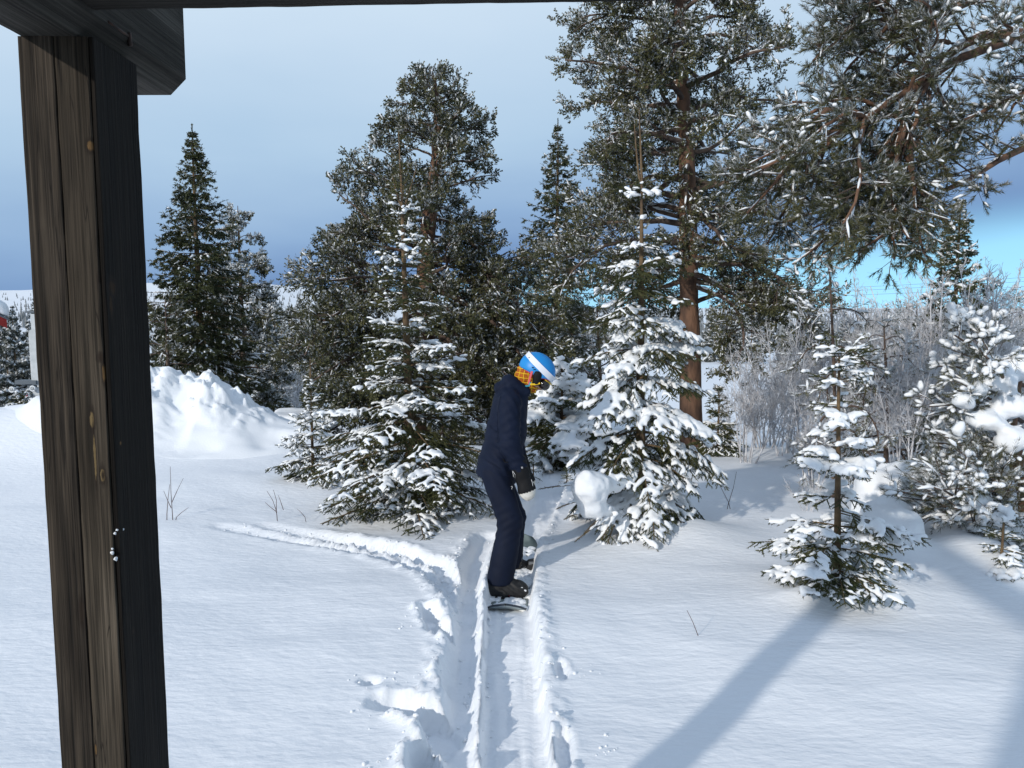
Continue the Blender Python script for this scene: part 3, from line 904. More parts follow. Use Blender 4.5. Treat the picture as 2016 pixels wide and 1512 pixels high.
# the broad pine behind the left young spruce
d = 13.0
pb = at(828, 800, d); pb[2] = gz0(pb[0], pb[1]) - 0.05
TPb = [pb, at(835, 640, d), at(838, 500, d), at(848, 400, d), at(865, 280, d), at(862, 200, d), at(850, 135, d)]
rng = np.random.default_rng(6)
LB = limb_set(TPb, at(0, 800, d)[2], at(0, 150, d)[2], 96, lambda f, a: (0.74 if (math.cos(a) > 0.2 and f > 0.4) else 1.0) * float(np.interp(f, [0, 0.1, 0.23, 0.41, 0.57, 0.72, 0.85, 0.95, 1], [1.6, 2.0, 2.25, 1.95, 1.55, 1.25, 1.08, 0.6, 0.25])), lambda f: -0.30 + 0.85 * f, rng, 0.05)
LB += [([at(840, 560, d), at(930, 600, d - 0.5), at(1000, 660, d - 0.9), at(1060, 760, d - 1.2)], 0.06), ([at(838, 520, d), at(920, 500, d - 0.3), at(990, 560, d - 0.5), at(1080, 690, d - 0.7)], 0.05),
       ([at(845, 480, d), at(920, 460, d), at(980, 540, d), at(1050, 640, d)], 0.04), ([at(830, 680, d), at(740, 690, d - 0.6), at(700, 740, d - 1.0)], 0.045),
       ([at(838, 600, d), at(720, 560, d - 0.4), at(640, 620, d - 0.6), at(600, 700, d - 0.6)], 0.045)]
pine('pine_tree', pb, TPb, 'broad rounded pine with drooping limbs behind the young spruce beside the person', LB, 72, trunk_r=0.17, snow=0.14, snow_r=0.024, frost=0.26, l1=(6.5, 0.42), l2=(13, 0.24), nper=9, width=0.029, needle=0.052, tuft_len=0.12)

# ------------------------------------------------------------------ the near pine at the right, its trunk outside the picture
d = 5.9
tb = at(2170, 980, d); tb[2] = gz0(tb[0], tb[1]) - 0.05
TPc = [tb, at(2172, 700, d), at(2165, 350, d), at(2160, 60, d), at(2150, -250, d), at(2140, -600, d)]
rng = np.random.default_rng(9)
mainA = [at(2160, 60, 5.9), at(2016, 66, 5.8), at(1935, 70, 5.7), at(1868, 84, 5.6), at(1828, 135, 5.55), at(1795, 195, 5.45), at(1765, 290, 5.35), at(1700, 420, 5.2)]
mainB = [at(2016, 70, 5.8), at(1945, 88, 5.7), at(1890, 112, 5.6), at(1842, 152, 5.5), at(1800, 178, 5.4), at(1700, 230, 5.2), at(1590, 300, 5.0), at(1500, 330, 4.9)]
mainC = [at(2160, 240, 5.9), at(2016, 285, 5.7), at(1950, 328, 5.6), at(1890, 362, 5.5), at(1800, 400, 5.4), at(1700, 440, 5.3)]
mainD = [at(2158, -80, 5.9), at(1990, -30, 5.8), at(1880, 20, 5.7), at(1760, 30, 5.5), at(1660, 60, 5.4), at(1610, 90, 5.3)]
mainE = [at(2160, 120, 5.9), at(2060, 150, 5.6), at(2000, 190, 5.4), at(1950, 215, 5.3), at(1900, 235, 5.2)]
mainF = [at(2160, 330, 5.9), at(2060, 335, 5.6), at(2016, 345, 5.5), at(1998, 352, 5.5)]
LC = [(mainA, 0.045), (mainB, 0.036), (mainC, 0.030), (mainD, 0.04), (mainE, 0.03)]
starts = [(1828, 135, 5.55), (1795, 195, 5.45), (1780, 240, 5.4), (1842, 152, 5.5), (1868, 84, 5.6), (1880, 20, 5.7), (1760, 30, 5.5), (1945, 88, 5.7), (1800, 400, 5.4), (1700, 230, 5.2)]
ends_ = [(1460, 330), (1470, 420), (1510, 480), (1560, 520), (1620, 500), (1690, 500), (1740, 470), (1500, 260), (1560, 200), (1600, 120), (1620, 30), (1580, 380), (1640, 360), (1700, 330),
         (1760, 360), (1800, 300), (1840, 430), (1700, 160), (1660, 240), (1740, 100), (1530, 440), (1600, 450), (1850, 330), (1790, 470), (1640, 180), (1720, -20), (1800, 0), (1840, 40), (1640, -30),
         (1530, 350), (1660, 440), (1760, 510), (1820, 500), (1620, 280), (1560, 300)]
for ex, ey in ends_:
    st = min(starts, key=lambda s_: abs(math.hypot(s_[0] - ex, s_[1] - ey) - 190) + rng.uniform(0, 60))
    dz = rng.uniform(-0.7, 0.5)
    e = at(ex, ey, st[2] + dz)
    a = at(*st)
    m1 = a * 0.62 + e * 0.38 + np.array([rng.normal(0, 0.05), rng.normal(0, 0.08), 0.10 + rng.normal(0, 0.04)])
    m2 = a * 0.3 + e * 0.7 + np.array([rng.normal(0, 0.05), rng.normal(0, 0.05), 0.06 + rng.normal(0, 0.04)])
    LC.append(([a, m1, m2, e], 0.014))
for ex, ey in [(2010, 200), (1960, 260), (2016, 20), (1960, 30), (2010, 110)]:
    a = at(2060, 150, 5.6); e = at(ex, ey, 5.2)
    LC.append(([a, (a + e) / 2 + np.array([0, 0, 0.06]), e], 0.012))
pine('pine_tree', tb, TPc, 'old frosted pine reaching crooked orange-brown limbs over the small sapling', LC, 73, trunk_r=0.2, l1=(10, 0.30), l2=(19, 0.20), tufts=2, needle=0.040, width=0.0050, nper=28,
     snow=0.17, snow_r=0.018, frost=0.44, sub=2, limb_parts=True, pad=0.75, l2len=(0.08, 0.2), tuft_len=0.075, upt=0.1, smin_=0.35)

# low pine smothered in snow at the right edge, in the shade of the shelter
d = 5.7
tb = at(2030, 1060, d); tb[2] = gz0(tb[0], tb[1]) - 0.05
TPd = [tb, at(2020, 950, d), at(1985, 860, d), at(2000, 760, d), at(2020, 700, d)]
LD = []
rng = np.random.default_rng(14)
for ex, ey in [(1850, 720), (1880, 660), (1830, 800), (1810, 870), (1850, 930), (1880, 1000), (1920, 1060), (1900, 850), (1950, 800), (1930, 930), (1960, 1010), (2000, 900), (1980, 1060), (1870, 1060), (1940, 700), (1860, 860),
               (2010, 840), (1910, 760), (1990, 960), (1840, 960), (1900, 960), (1960, 880), (2016, 1000), (1950, 1100)]:
    a = at(2000 + rng.uniform(-20, 25), np.clip(ey + rng.uniform(-10, 90), 760, 1040), d + rng.uniform(-0.1, 0.2)); e = at(ex, ey, d + rng.uniform(-0.75, 0.25))
    LD.append(([a, a * 0.6 + e * 0.4 + np.array([0, 0, rng.uniform(-0.05, 0.10)]), e], 0.014))
lowpine = pine('pine_tree', tb, TPd, 'low pine smothered in thick snow pillows at the edge of the drift', LD, 74, trunk_r=0.075, l1=(9, 0.45), l2=(17, 0.3), tufts=2, needle=0.045, width=0.0035, nper=22,
     snow=0.7, snow_r=0.034, frost=0.3, sub=2, pad=1.0, l2len=(0.07, 0.16), tuft_len=0.07, upt=0.1, limb_parts=False, smin_=0.2)
def snow_clump(parent, c, s, seed, h=0.02, name='snow_clump', mt=None):
    """one rounded pillow of snow"""
    c = np.asarray(c, float); s = np.asarray(s, float)
    def fn(X, Y, Z):
        x, y, z = (X - c[0]) / s[0], (Y - c[1]) / s[1], (Z - c[2]) / s[2]
        r = np.sqrt(x * x + y * y + z * z)
        return (r - 1) * s.min() + 0.10 * s.min() * fbm(X / s[0] * 1.1, Y / s[1] * 1.1, Z / s[2] * 1.1, octv=3, seed=seed)
    return sdf_obj(name, fn, c - s * 1.35, c + s * 1.35, h, mt or M_snow, parent)
PILLOWS = [(1925, 770, 5.5, 0.10, 0.075), (1965, 745, 5.55, 0.13, 0.10), (1900, 790, 5.4, 0.08, 0.06), (1985, 800, 5.5, 0.12, 0.09), (1945, 830, 5.45, 0.12, 0.07), (1992, 868, 5.4, 0.11, 0.085),
                                            (1890, 845, 5.25, 0.035, 0.055), (2005, 720, 5.6, 0.12, 0.10), (1880, 930, 5.5, 0.16, 0.07), (1925, 985, 5.3, 0.09, 0.06), (1985, 1030, 5.2, 0.08, 0.08), (1872, 968, 5.35, 0.06, 0.06)]
PIL = [(at(px_, py_, dd), sx, sz) for (px_, py_, dd, sx, sz) in PILLOWS]
def f_pil(X, Y, Z):
    f = None
    for c, sx, sz in PIL:
        r_ = (sx + sz) / 2
        e = (np.sqrt(((X - c[0]) / sx) ** 2 + ((Y - c[1]) / sx) ** 2 + ((Z - c[2]) / sz) ** 2) - 1) * min(sx, sz)
        f = e if f is None else smin(f, e, 0.05)
    return f + 0.022 * fbm(X * 8, Y * 8, Z * 8, octv=4, seed=205)
pc = np.array([p_[0] for p_ in PIL])
tag(sdf_obj('snow_pillows', f_pil, pc.min(0) - 0.22, pc.max(0) + 0.22, 0.017, M_snow, lowpine), kind='stuff')

# ------------------------------------------------------------------ spruces and pines standing further back
def stand(px, py, d, sink=0.05):
    p = at(px, py, d); p[2] = gz0(p[0], p[1]) - sink
    return p
big = dict(boughs=False, seg=0.2, needle=0.062, width=0.024, nper=9, gap1=0.20, gap2=0.25, vox=None, core=False)
p = stand(400, 800, 16)
spruce('spruce_tree', p, at(398, 262, 16)[2] - p[2], 51, 'tall dark pointed spruce behind the heap of cleared snow', prof=lerpf([(0, 1.5), (0.12, 1.6), (0.3, 1.36), (0.5, 1.08), (0.7, 0.76), (0.85, 0.42), (1, 0.08)]),
       whorl=0.24, per=9, z0=0.5, snow=0.13, snow_r=0.03, snow_f=lambda f: 1.5 - 1.2 * f, mats=[M_spruce_d, M_bark, M_pfrost], leaders=[(0, 0, at(398, 262, 16)[2] - p[2] - 0.15, 0.32, 0)], pitch=lerpf([(0, -0.3), (0.5, -0.1), (0.8, 0.25), (1, 0.8)]), droop=lambda f: 0.5 * (1 - f), upturn=lambda f: 0.5, frost=0.16, hang=0.3, **big)
p = stand(1095, 830, 20)
spruce('spruce_tree', p, at(1095, 248, 20)[2] - p[2], 52, 'slim dark spruce spire between the two large pines', prof=lerpf([(0, 1.5), (0.2, 1.4), (0.4, 1.22), (0.6, 1.0), (0.8, 0.64), (0.92, 0.32), (1, 0.08)]),
       whorl=0.29, per=8, z0=0.5, snow=0.16, snow_r=0.035, snow_f=lambda f: 1.5 - 1.2 * f, mats=[M_spruce_d, M_bark, M_pfrost], leaders=[(0, 0, at(1095, 248, 20)[2] - p[2] - 0.15, 0.32, 0)], pitch=lerpf([(0, -0.3), (0.5, -0.1), (0.8, 0.2), (1, 0.8)]), droop=lambda f: 0.6 * (1 - f), upturn=lambda f: 0.6, frost=0.16, hang=0.3, **big)
p = stand(1868, 800, 12.5)
spruce('spruce_tree', p, at(1868, 395, 12.5)[2] - p[2], 53, 'narrow frosted spruce rising behind the frosty birch thicket', prof=lerpf([(0, 0.9), (0.3, 0.8), (0.6, 0.6), (0.8, 0.42), (1, 0.05)]),
       whorl=0.28, per=7, z0=0.4, snow=0.35, snow_r=0.03, mats=[M_spruce_d, M_bark, M_frost], frost=0.25, hang=0.3, **big)
p = stand(1105, 918, 8.7)
spruce('spruce_tree', p, at(1105, 690, 8.7)[2] - p[2], 54, 'bushy snow-draped spruce beyond the person, drooping white boughs', prof=lerpf([(0, 0.85), (0.3, 0.75), (0.6, 0.5), (1, 0.08)]),
       whorl=0.17, per=7, z0=0.08, snow=0.75, snow_r=0.028, droop=lambda f: 0.9 * (1 - f), needle=0.028, width=0.010, nper=8, gap1=0.085, gap2=0.09, boughs=False, vox=0.02, pitch=lerpf([(0, -0.15), (1, 0.7)]))
p = stand(618, 990, 7.6)
spruce('spruce_tree', p, at(622, 765, 7.6)[2] - p[2], 55, 'slender young spruce half hidden at the left of a larger one', prof=lerpf([(0, 0.5), (0.3, 0.40), (0.6, 0.25), (1, 0.05)]),
       whorl=0.14, per=6, z0=0.08, snow=0.5, snow_r=0.014, needle=0.02, width=0.006, nper=14, gap1=0.05, gap2=0.055, boughs=False, vox=None, leaders=[(0, 0, 1.05, 0.2, 0)])
p = stand(1412, 905, 9.2)
spruce('spruce_tree', p, at(1410, 765, 9.2)[2] - p[2], 56, 'little snow-dusted spruce at the foot of the red-brown pine trunk', prof=lerpf([(0, 0.42), (0.3, 0.34), (0.6, 0.2), (1, 0.05)]),
       whorl=0.13, per=6, z0=0.05, snow=0.5, snow_r=0.016, needle=0.025, width=0.008, nper=12, gap1=0.06, gap2=0.065, boughs=False, vox=None)
p = gpx(1968, 1150); p[2] = gz(p[0], p[1]) - 0.03
spruce('spruce_tree', p, 0.34, 57, 'tiny spruce seedling under snow at the foot of the low pine', prof=lerpf([(0, 0.20), (0.4, 0.14), (1, 0.04)]),
       whorl=0.08, per=5, z0=0.03, snow=1.2, snow_r=0.016, needle=0.014, width=0.004, nper=18, gap1=0.045, gap2=0.06, boughs=False, vox=0.009)
p = gpx(1915, 1098); p[2] = gz(p[0], p[1]) - 0.03
spruce('spruce_tree', p, 0.42, 58, 'little snowed-over spruce between the sapling and the low pine', prof=lerpf([(0, 0.26), (0.4, 0.18), (1, 0.04)]),
       whorl=0.09, per=5, z0=0.03, snow=1.1, snow_r=0.016, needle=0.014, width=0.004, nper=18, gap1=0.05, gap2=0.06, boughs=False, vox=0.009)
for k, (px_, py_, dd, hh) in enumerate([(1050, 946, 7.6, 0.18), (1116, 957, 7.2, 0.09)]):
    p = gpx(px_, py_); p[2] = gz(p[0], p[1]) - 0.02
    spruce('spruce_seedling', p, hh, 60 + k, ['seedling spruce poking through snow beyond the mitten', 'seedling spruce tip capped with snow near the big snow clump'][k], cat='seedling', prof=lerpf([(0, 0.10), (0.5, 0.07), (1, 0.02)]),
           whorl=0.06, per=4, z0=0.03, snow=0.7, snow_r=0.007, needle=0.010, width=0.004, nper=12, gap1=0.05, second=False, boughs=False, vox=None, trunk_r=0.004)
# frosted pines
def small_pine(px, ptop, py, d, seed, label, n, reach, frost, snow, name='pine_tree', group=None, zlo=0.25, **kw):
    b = stand(px, py, d); t = at(ptop[0], ptop[1], d)
    TP = [b, b * 0.5 + t * 0.5 + np.array([0.03, 0, 0]), t]
    rg = np.random.default_rng(seed)
    H = t[2] - b[2]
    LS = limb_set(TP, b[2] + H * zlo, t[2] - 0.02 * H, n, lambda f, a: reach * float(np.interp(f, [0, 0.3, 0.7, 1], [1, 0.95, 0.6, 0.2])), lambda f: kw.get('p0', 0.1) + kw.get('p1', 0.5) * f, rg, kw.get('rad', 0.02), kw.get('curve', -0.25))
    q = dict(trunk_r=kw.get('tr', 0.05), l1=kw.get('l1', (7, 0.35)), l2=kw.get('l2', (10, 0.28)), snow=snow, frost=frost, nper=kw.get('nper', 10), needle=kw.get('needle', 0.06), width=kw.get('width', 0.008), snow_r=kw.get('snow_r', 0.026), tufts=kw.get('tufts', 2), mats=kw.get('mats'), bark=M_lbark)
    return pine(name, b, TP, label, LS, seed, group=group, **q)
small_pine(1645, (1632, 500), 905, 7.0, 81, 'slim young pine white with frost standing behind the small sapling', 17, 0.62, 0.7, 0.5, p0=0.0, p1=0.5, curve=-0.5, l1=(8, 0.28), width=0.007, needle=0.045, tr=0.018, zlo=0.12)
small_pine(1745, (1740, 640), 900, 8.2, 82, 'bushy frosted pine between the sapling and the snow-capped boulder', 24, 0.8, 0.75, 0.5, p0=0.0, p1=0.5, curve=-0.4, tr=0.025, zlo=0.1, l1=(9, 0.4), l2=(13, 0.3))
small_pine(478, (468, 405), 800, 19.5, 83, 'greyish frosted pine just behind the tall dark pointed spruce', 44, 1.6, 0.55, 0.3, p0=-0.1, p1=0.6, width=0.030, needle=0.07, snow_r=0.04, tr=0.08, rad=0.03, l1=(9, 0.4), l2=(13, 0.3), tufts=3, zlo=0.1)
small_pine(545, (540, 625), 800, 24, 84, 'low frosted pine beyond the snow-roofed woodshed', 24, 1.7, 0.5, 0.3, p0=-0.1, p1=0.4, width=0.02, needle=0.10, snow_r=0.05, tr=0.1)
small_pine(700, (690, 620), 830, 17, 85, 'shadowy pine filling the gap behind the young spruce', 24, 1.3, 0.3, 0.25, width=0.015, needle=0.08, snow_r=0.04)
small_pine(960, (985, 640), 860, 15.5, 86, 'dense low pine behind the shoulder of the person', 28, 1.35, 0.2, 0.25, width=0.015, needle=0.08, snow_r=0.04)
small_pine(1180, (1175, 600), 870, 14, 87, 'dense pine in the gap between the person and loaded spruce', 26, 1.2, 0.25, 0.3, width=0.014, needle=0.075, snow_r=0.035)
small_pine(1960, (1955, 560), 800, 15, 88, 'white frosted pine at the back of the birch thicket', 26, 1.4, 0.7, 0.4, width=0.015, needle=0.08, snow_r=0.04)
small_pine(1800, (1805, 590), 830, 13, 89, 'grey frosted pine deep in the birch thicket', 22, 1.1, 0.7, 0.4, width=0.013, needle=0.08, snow_r=0.035)
small_pine(330, (325, 590), 830, 15, 90, 'dark bushy pine beside the trunk of the tall pointed spruce', 22, 0.9, 0.2, 0.25, width=0.014, needle=0.08, snow_r=0.04)

# ------------------------------------------------------------------ frosted birch shrubs
def birch_mesh(seed, H, stems, spread):
    rg = np.random.default_rng(seed)
    a = rg.uniform(0, 6.28, stems); t = rg.uniform(0.03, spread, stems)
    D = np.stack([np.cos(a) * np.sin(t), np.sin(a) * np.sin(t), np.cos(t)], -1)
    P0 = np.stack([np.cos(a), np.sin(a), 0 * a], -1) * rg.uniform(0.02, 0.16, stems)[:, None]; P0[:, 2] = -0.1
    L = H * rg.uniform(0.6, 1.05, stems)
    A = grow(P0, D, L, 9, rg, 0.07, 0.03)
    mbx = MB()
    tubes(mbx, A, (H * 0.006) * np.linspace(1, 0.25, 9)[None] * rg.uniform(0.6, 1.2, (stems, 1)) + 0.0015, 5, cap=False)
    def kids(P, L, per, ratio, s0, ang, nn, r):
        k = np.maximum(2, np.round(L * per).astype(int)); idx = np.repeat(np.arange(len(L)), k)
        ss = s0 + (1 - s0) * rg.random(len(idx))
        B, T = sample(P, idx, ss)
        rr = rg.normal(size=(len(idx), 3)); rr = unit(rr - (rr * T).sum(1, keepdims=True) * T)
        an = rg.uniform(ang[0], ang[1], len(idx))[:, None]
        l = np.clip(L[idx] * ratio * (1.2 - ss), 0.06, 1.0) * rg.uniform(0.6, 1.2, len(idx))
        C = grow(B, T * np.cos(an) + rr * np.sin(an), l, nn, rg, 0.10, 0.05)
        tubes(mbx, C, r * np.linspace(1, 0.55, nn)[None] * np.ones((len(idx), 1)), 3, cap=False)
        return C, l
    B, lb = kids(A, L, 8, 0.42, 0.2, (0.35, 0.8), 6, 0.0042)
    C, lc = kids(B, lb, 12, 0.45, 0.15, (0.4, 0.9), 4, 0.0030)
    kids(C, lc, 18, 0.55, 0.2, (0.4, 0.9), 3, 0.0024)
    me = mbx.mesh('branches')
    me.materials.append(M_birch)
    return me
birch_meshes = [birch_mesh(300 + i, h_, s_, sp_) for i, (h_, s_, sp_) in enumerate([(2.2, 8, 0.45), (1.8, 9, 0.5), (2.5, 7, 0.35), (1.5, 8, 0.6)])]
rng = np.random.default_rng(44)
bspots = [(1470, 905, 8.6, 0.75), (1500, 900, 9.4, 0.85), (1545, 905, 9.0, 0.9), (1590, 900, 8.4, 0.85), (1575, 890, 11, 1.1), (1700, 900, 9.0, 1.0), (1750, 890, 9.6, 1.15), (1800, 890, 8.6, 1.1), (1850, 880, 9.2, 1.2),
          (1900, 870, 8.0, 1.05), (1950, 860, 8.8, 1.2), (1990, 870, 7.8, 1.1), (1720, 880, 11.5, 1.3), (1830, 880, 11.8, 1.35), (1920, 880, 11, 1.4), (2010, 860, 11, 1.4), (1660, 890, 10.5, 1.0), (2040, 870, 8.5, 1.2), (1780, 900, 7.6, 0.85),
          (1440, 900, 10.6, 0.8), (1520, 880, 12.5, 1.0), (1640, 885, 12.5, 1.25)]
near_lab = 'frost-covered birch shrub in the thicket on the right'
for i, (px_, py_, dd, sc) in enumerate(bspots):
    p = stand(px_, py_, dd, 0.0)
    e = thing('birch_shrub', p, near_lab, 'shrub', 'birch shrubs in the thicket')
    e.rotation_euler = (0, 0, float(rng.uniform(0, 6.28))); sc *= 0.86; e.scale = (sc, sc, sc)
    b = put('branches', birch_meshes[i % 4], e, (0, 0, 0)); tag(b, kind='stuff')
for px_, py_, dd, sc, lab in [(598, 800, 22, 0.9, 'lone bare birch shrub on open snow beyond the woodshed'), (20, 890, 12, 0.45, 'bare birch shrub in the snow beside the lamp mast'), (1590, 1000, 6.4, 0.28, 'leafless brown shrub sticking out beside the small sapling'),
                              (1600, 990, 7.4, 0.5, 'bare frosted birch shrub just behind the small sapling')]:
    p = stand(px_, py_, dd, 0.0)
    e = thing('birch_shrub', p, lab, 'shrub'); e.scale = (sc, sc, sc)
    tag(put('branches', birch_meshes[3 if sc < 0.5 else 0], e, (0, 0, 0)), kind='stuff')

# ------------------------------------------------------------------ trees far off
M_far = mat('far_needles', (0.06, 0.07, 0.055), 0.8, noise=(1.2, (0.11, 0.115, 0.10), 3))
far = dict(boughs=False, second=False, gap1=0.30, needle=0.20, width=0.10, nper=5, vox=None, core=False, frost=0.35, mats=[M_far, M_bark, M_frost], whorl=0.55, per=6, z0=0.6, snow=0.5, snow_r=0.09)
flab = 'distant snow-dusted conifer on the white slope'
protos = []
FT = []
rng = np.random.default_rng(77)
for (x0, x1, n, d0, d1) in [(-40, 105, 46, 24, 80), (280, 330, 6, 40, 90), (500, 720, 40, 32, 110), (560, 600, 5, 60, 120), (960, 1140, 18, 40, 120), (1370, 1480, 14, 70, 160), (1480, 2040, 22, 60, 150), (720, 960, 8, 60, 120)]:
    for i in range(n):
        dd = d0 + (d1 - d0) * rng.random() ** 1.2
        FT.append((rng.uniform(x0, x1), dd, rng.uniform(2.6, 6.0) * (0.8 if dd < 45 else 1.0)))
for i, (px_, dd, hh) in enumerate(FT):
    p = np.array([(px_ - 1008) / 1517 * dd, dd, 0.0]); p[2] = gz0(p[0], p[1]) - 0.1
    if i < 5:
        e = spruce('conifer', (0, 0, 0), 5.0, 400 + i, flab, group='far conifers', prof=lerpf([(0, 1.15 + 0.1 * i), (0.3, 0.95), (0.7, 0.55), (1, 0.08)]), **far)
        protos.append(e)
    else:
        e = copy_tree(protos[i % 5])
    e.location = tuple(p); s_ = hh / 5.0
    e.scale = (s_ * 0.95, s_ * 0.95, s_); e.rotation_euler = (0, 0, float(rng.uniform(0, 6.28)))
# scattered specks of forest on the fell
mbf = MB(); rng = np.random.default_rng(78)
n = 9000
yy = 140 + 1150 * rng.random(n) ** 1.3; xx = yy * rng.uniform(-0.78, 0.75, n)
keep = (rng.random(n) < np.where(xx / yy < 0.05, np.interp(yy, [140, 500, 1000, 1300], [1, 0.75, 0.3, 0.12]), 0.55)) & (vnoise(xx * 0.012, yy * 0.006, seed=4) > -0.25)
xx, yy = xx[keep], yy[keep]
zz = ground_z(xx, yy, False)
k = 5
hh = rng.uniform(2.5, 6.5, len(xx)) * np.interp(yy, [140, 900, 1300], [1, 0.9, 0.55]); rr_ = hh * rng.uniform(0.16, 0.26, len(xx))
for lev, (z0_, z1_, rs) in enumerate([(0.05, 0.5, 1.0), (0.33, 0.78, 0.72), (0.6, 1.0, 0.45)]):
    an = rng.uniform(0, 6.28, (len(xx), 1)) + np.arange(k)[None] * 6.283 / k
    rad_ = rr_[:, None] * rs * rng.uniform(0.6, 1.3, (len(xx), k))
    ringv = np.stack([xx[:, None] + np.cos(an) * rad_, yy[:, None] + np.sin(an) * rad_, (zz + hh * z0_)[:, None] + 0 * an], -1)
    tipv = np.stack([xx, yy, zz + hh * z1_], -1)[:, None]
    V = np.concatenate([ringv, tipv], 1)
    o_ = np.arange(len(xx))[:, None] * (k + 1)
    T = np.stack([np.stack([o_[:, 0] + i, o_[:, 0] + (i + 1) % k, o_[:, 0] + k], -1) for i in range(k)], 1).reshape(-1, 3)
    mbf.add(V, T)
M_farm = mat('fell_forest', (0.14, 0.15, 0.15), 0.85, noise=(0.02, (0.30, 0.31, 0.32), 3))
tag(mbf.build('fell_forest', M_farm, smooth=False), 'thin forest scattered over the distant white fell', 'forest', kind='stuff')

# ------------------------------------------------------------------ timber shelter: post, beams, back wall
def wood_mat(name, c1, c2, c3, seed, sc=1.0, axis=2, knots=(), crack=0.0):
    m = bpy.data.materials.new(name); m.use_nodes = True
    t = m.node_tree; b = t.nodes['Principled BSDF']
    b.inputs['Roughness'].default_value = 0.85; b.inputs['Specular IOR Level'].default_value = 0.2
    tc = N(t, 'ShaderNodeTexCoord'); 
    def noise(scale, detail, stretch, off):
        mp = N(t, 'ShaderNodeMapping'); v = [1, 1, 1]; v[axis] = stretch
        mp.inputs['Scale'].default_value = v; mp.inputs['Location'].default_value = (off, off * 1.3, off * 0.7)
        link(t, tc.outputs['Object'], mp.inputs[0])
        n = N(t, 'ShaderNodeTexNoise'); n.inputs['Scale'].default_value = scale; n.inputs['Detail'].default_value = detail; n.inputs['Distortion'].default_value = 0.4
        link(t, mp.outputs[0], n.inputs['Vector']); return n.outputs['Fac']
    g = noise(210 * sc, 8, 0.016, seed); p = noise(42 * sc, 6, 0.05, seed + 3); q = noise(9 * sc, 4, 0.22, seed + 9)
    r1 = N(t, 'ShaderNodeValToRGB'); e = r1.color_ramp.elements
    e[0].position = 0.30; e[0].color = (*c1, 1); e[1].position = 0.62; e[1].color = (*c2, 1)
    link(t, g, r1.inputs['Fac'])
    r2 = N(t, 'ShaderNodeValToRGB'); e = r2.color_ramp.elements
    e[0].position = 0.38; e[0].color = (*c3, 1); e[1].position = 0.60; e[1].color = (1, 1, 1, 1)
    link(t, p, r2.inputs['Fac'])
    mx = N(t, 'ShaderNodeMix', data_type='RGBA', blend_type='MULTIPLY'); mx.inputs['Factor'].default_value = 0.85
    link(t, r1.outputs['Color'], mx.inputs['A']); link(t, r2.outputs['Color'], mx.inputs['B'])
    r3 = N(t, 'ShaderNodeValToRGB'); e = r3.color_ramp.elements
    e[0].position = 0.35; e[0].color = (0.42, 0.40, 0.38, 1); e[1].position = 0.60; e[1].color = (1, 1, 1, 1)
    link(t, q, r3.inputs['Fac'])
    mx2 = N(t, 'ShaderNodeMix', data_type='RGBA', blend_type='MULTIPLY'); mx2.inputs['Factor'].default_value = 0.9
    link(t, mx.outputs['Result'], mx2.inputs['A']); link(t, r3.outputs['Color'], mx2.inputs['B'])
    res = mx2.outputs['Result']
    if crack:
        cn = noise(34 * sc, 3, 0.030, seed + 21)
        df = N(t, 'ShaderNodeMath', operation='SUBTRACT'); link(t, cn, df.inputs[0]); df.inputs[1].default_value = 0.5
        ab = N(t, 'ShaderNodeMath', operation='ABSOLUTE'); link(t, df.outputs[0], ab.inputs[0])
        mr = N(t, 'ShaderNodeMapRange'); mr.inputs['From Min'].default_value = 0.0; mr.inputs['From Max'].default_value = crack; mr.inputs['To Min'].default_value = 0.85; mr.inputs['To Max'].default_value = 0.0
        link(t, ab.outputs[0], mr.inputs['Value'])
        mc = N(t, 'ShaderNodeMix', data_type='RGBA'); link(t, mr.outputs[0], mc.inputs['Factor']); link(t, res, mc.inputs['A']); mc.inputs['B'].default_value = (0.008, 0.006, 0.005, 1)
        res = mc.outputs['Result']
    if knots:
        wob = noise(130, 4, 1.0, 3.0)
    for (kc, kr, col) in knots:
        sb = N(t, 'ShaderNodeVectorMath', operation='SUBTRACT'); link(t, tc.outputs['Object'], sb.inputs[0]); sb.inputs[1].default_value = tuple(float(v_) for v_ in kc)
        ml = N(t, 'ShaderNodeVectorMath', operation='MULTIPLY'); link(t, sb.outputs[0], ml.inputs[0]); ml.inputs[1].default_value = tuple(0.0 if r_ == 0 else 1.0 / r_ for r_ in kr)
        le = N(t, 'ShaderNodeVectorMath', operation='LENGTH'); link(t, ml.outputs[0], le.inputs[0])
        ad = N(t, 'ShaderNodeMath', operation='MULTIPLY_ADD'); link(t, wob, ad.inputs[0]); ad.inputs[1].default_value = 0.9; link(t, le.outputs['Value'], ad.inputs[2])
        for lo_k, hi_k, cc_, am in ((1.35, 2.2, (0.016, 0.011, 0.008, 1), 0.75), (0.95, 1.35, (*col, 1), 1.0)):
            mr = N(t, 'ShaderNodeMapRange', interpolation_type='SMOOTHSTEP'); mr.inputs['From Min'].default_value = lo_k; mr.inputs['From Max'].default_value = hi_k; mr.inputs['To Min'].default_value = am; mr.inputs['To Max'].default_value = 0.0
            link(t, ad.outputs[0], mr.inputs['Value'])
            mk_ = N(t, 'ShaderNodeMix', data_type='RGBA'); link(t, mr.outputs[0], mk_.inputs['Factor']); link(t, res, mk_.inputs['A']); mk_.inputs['B'].default_value = cc_
            res = mk_.outputs['Result']
    link(t, res, b.inputs['Base Color'])
    bp = N(t, 'ShaderNodeBump'); bp.inputs['Strength'].default_value = 0.8; bp.inputs['Distance'].default_value = 0.004
    link(t, g, bp.inputs['Height']); link(t, bp.outputs[0], b.inputs['Normal'])
    return m
X0, X1, YF, YB, ZT = -0.742, -0.630, 1.200, 1.340, 2.154
xm = -0.688
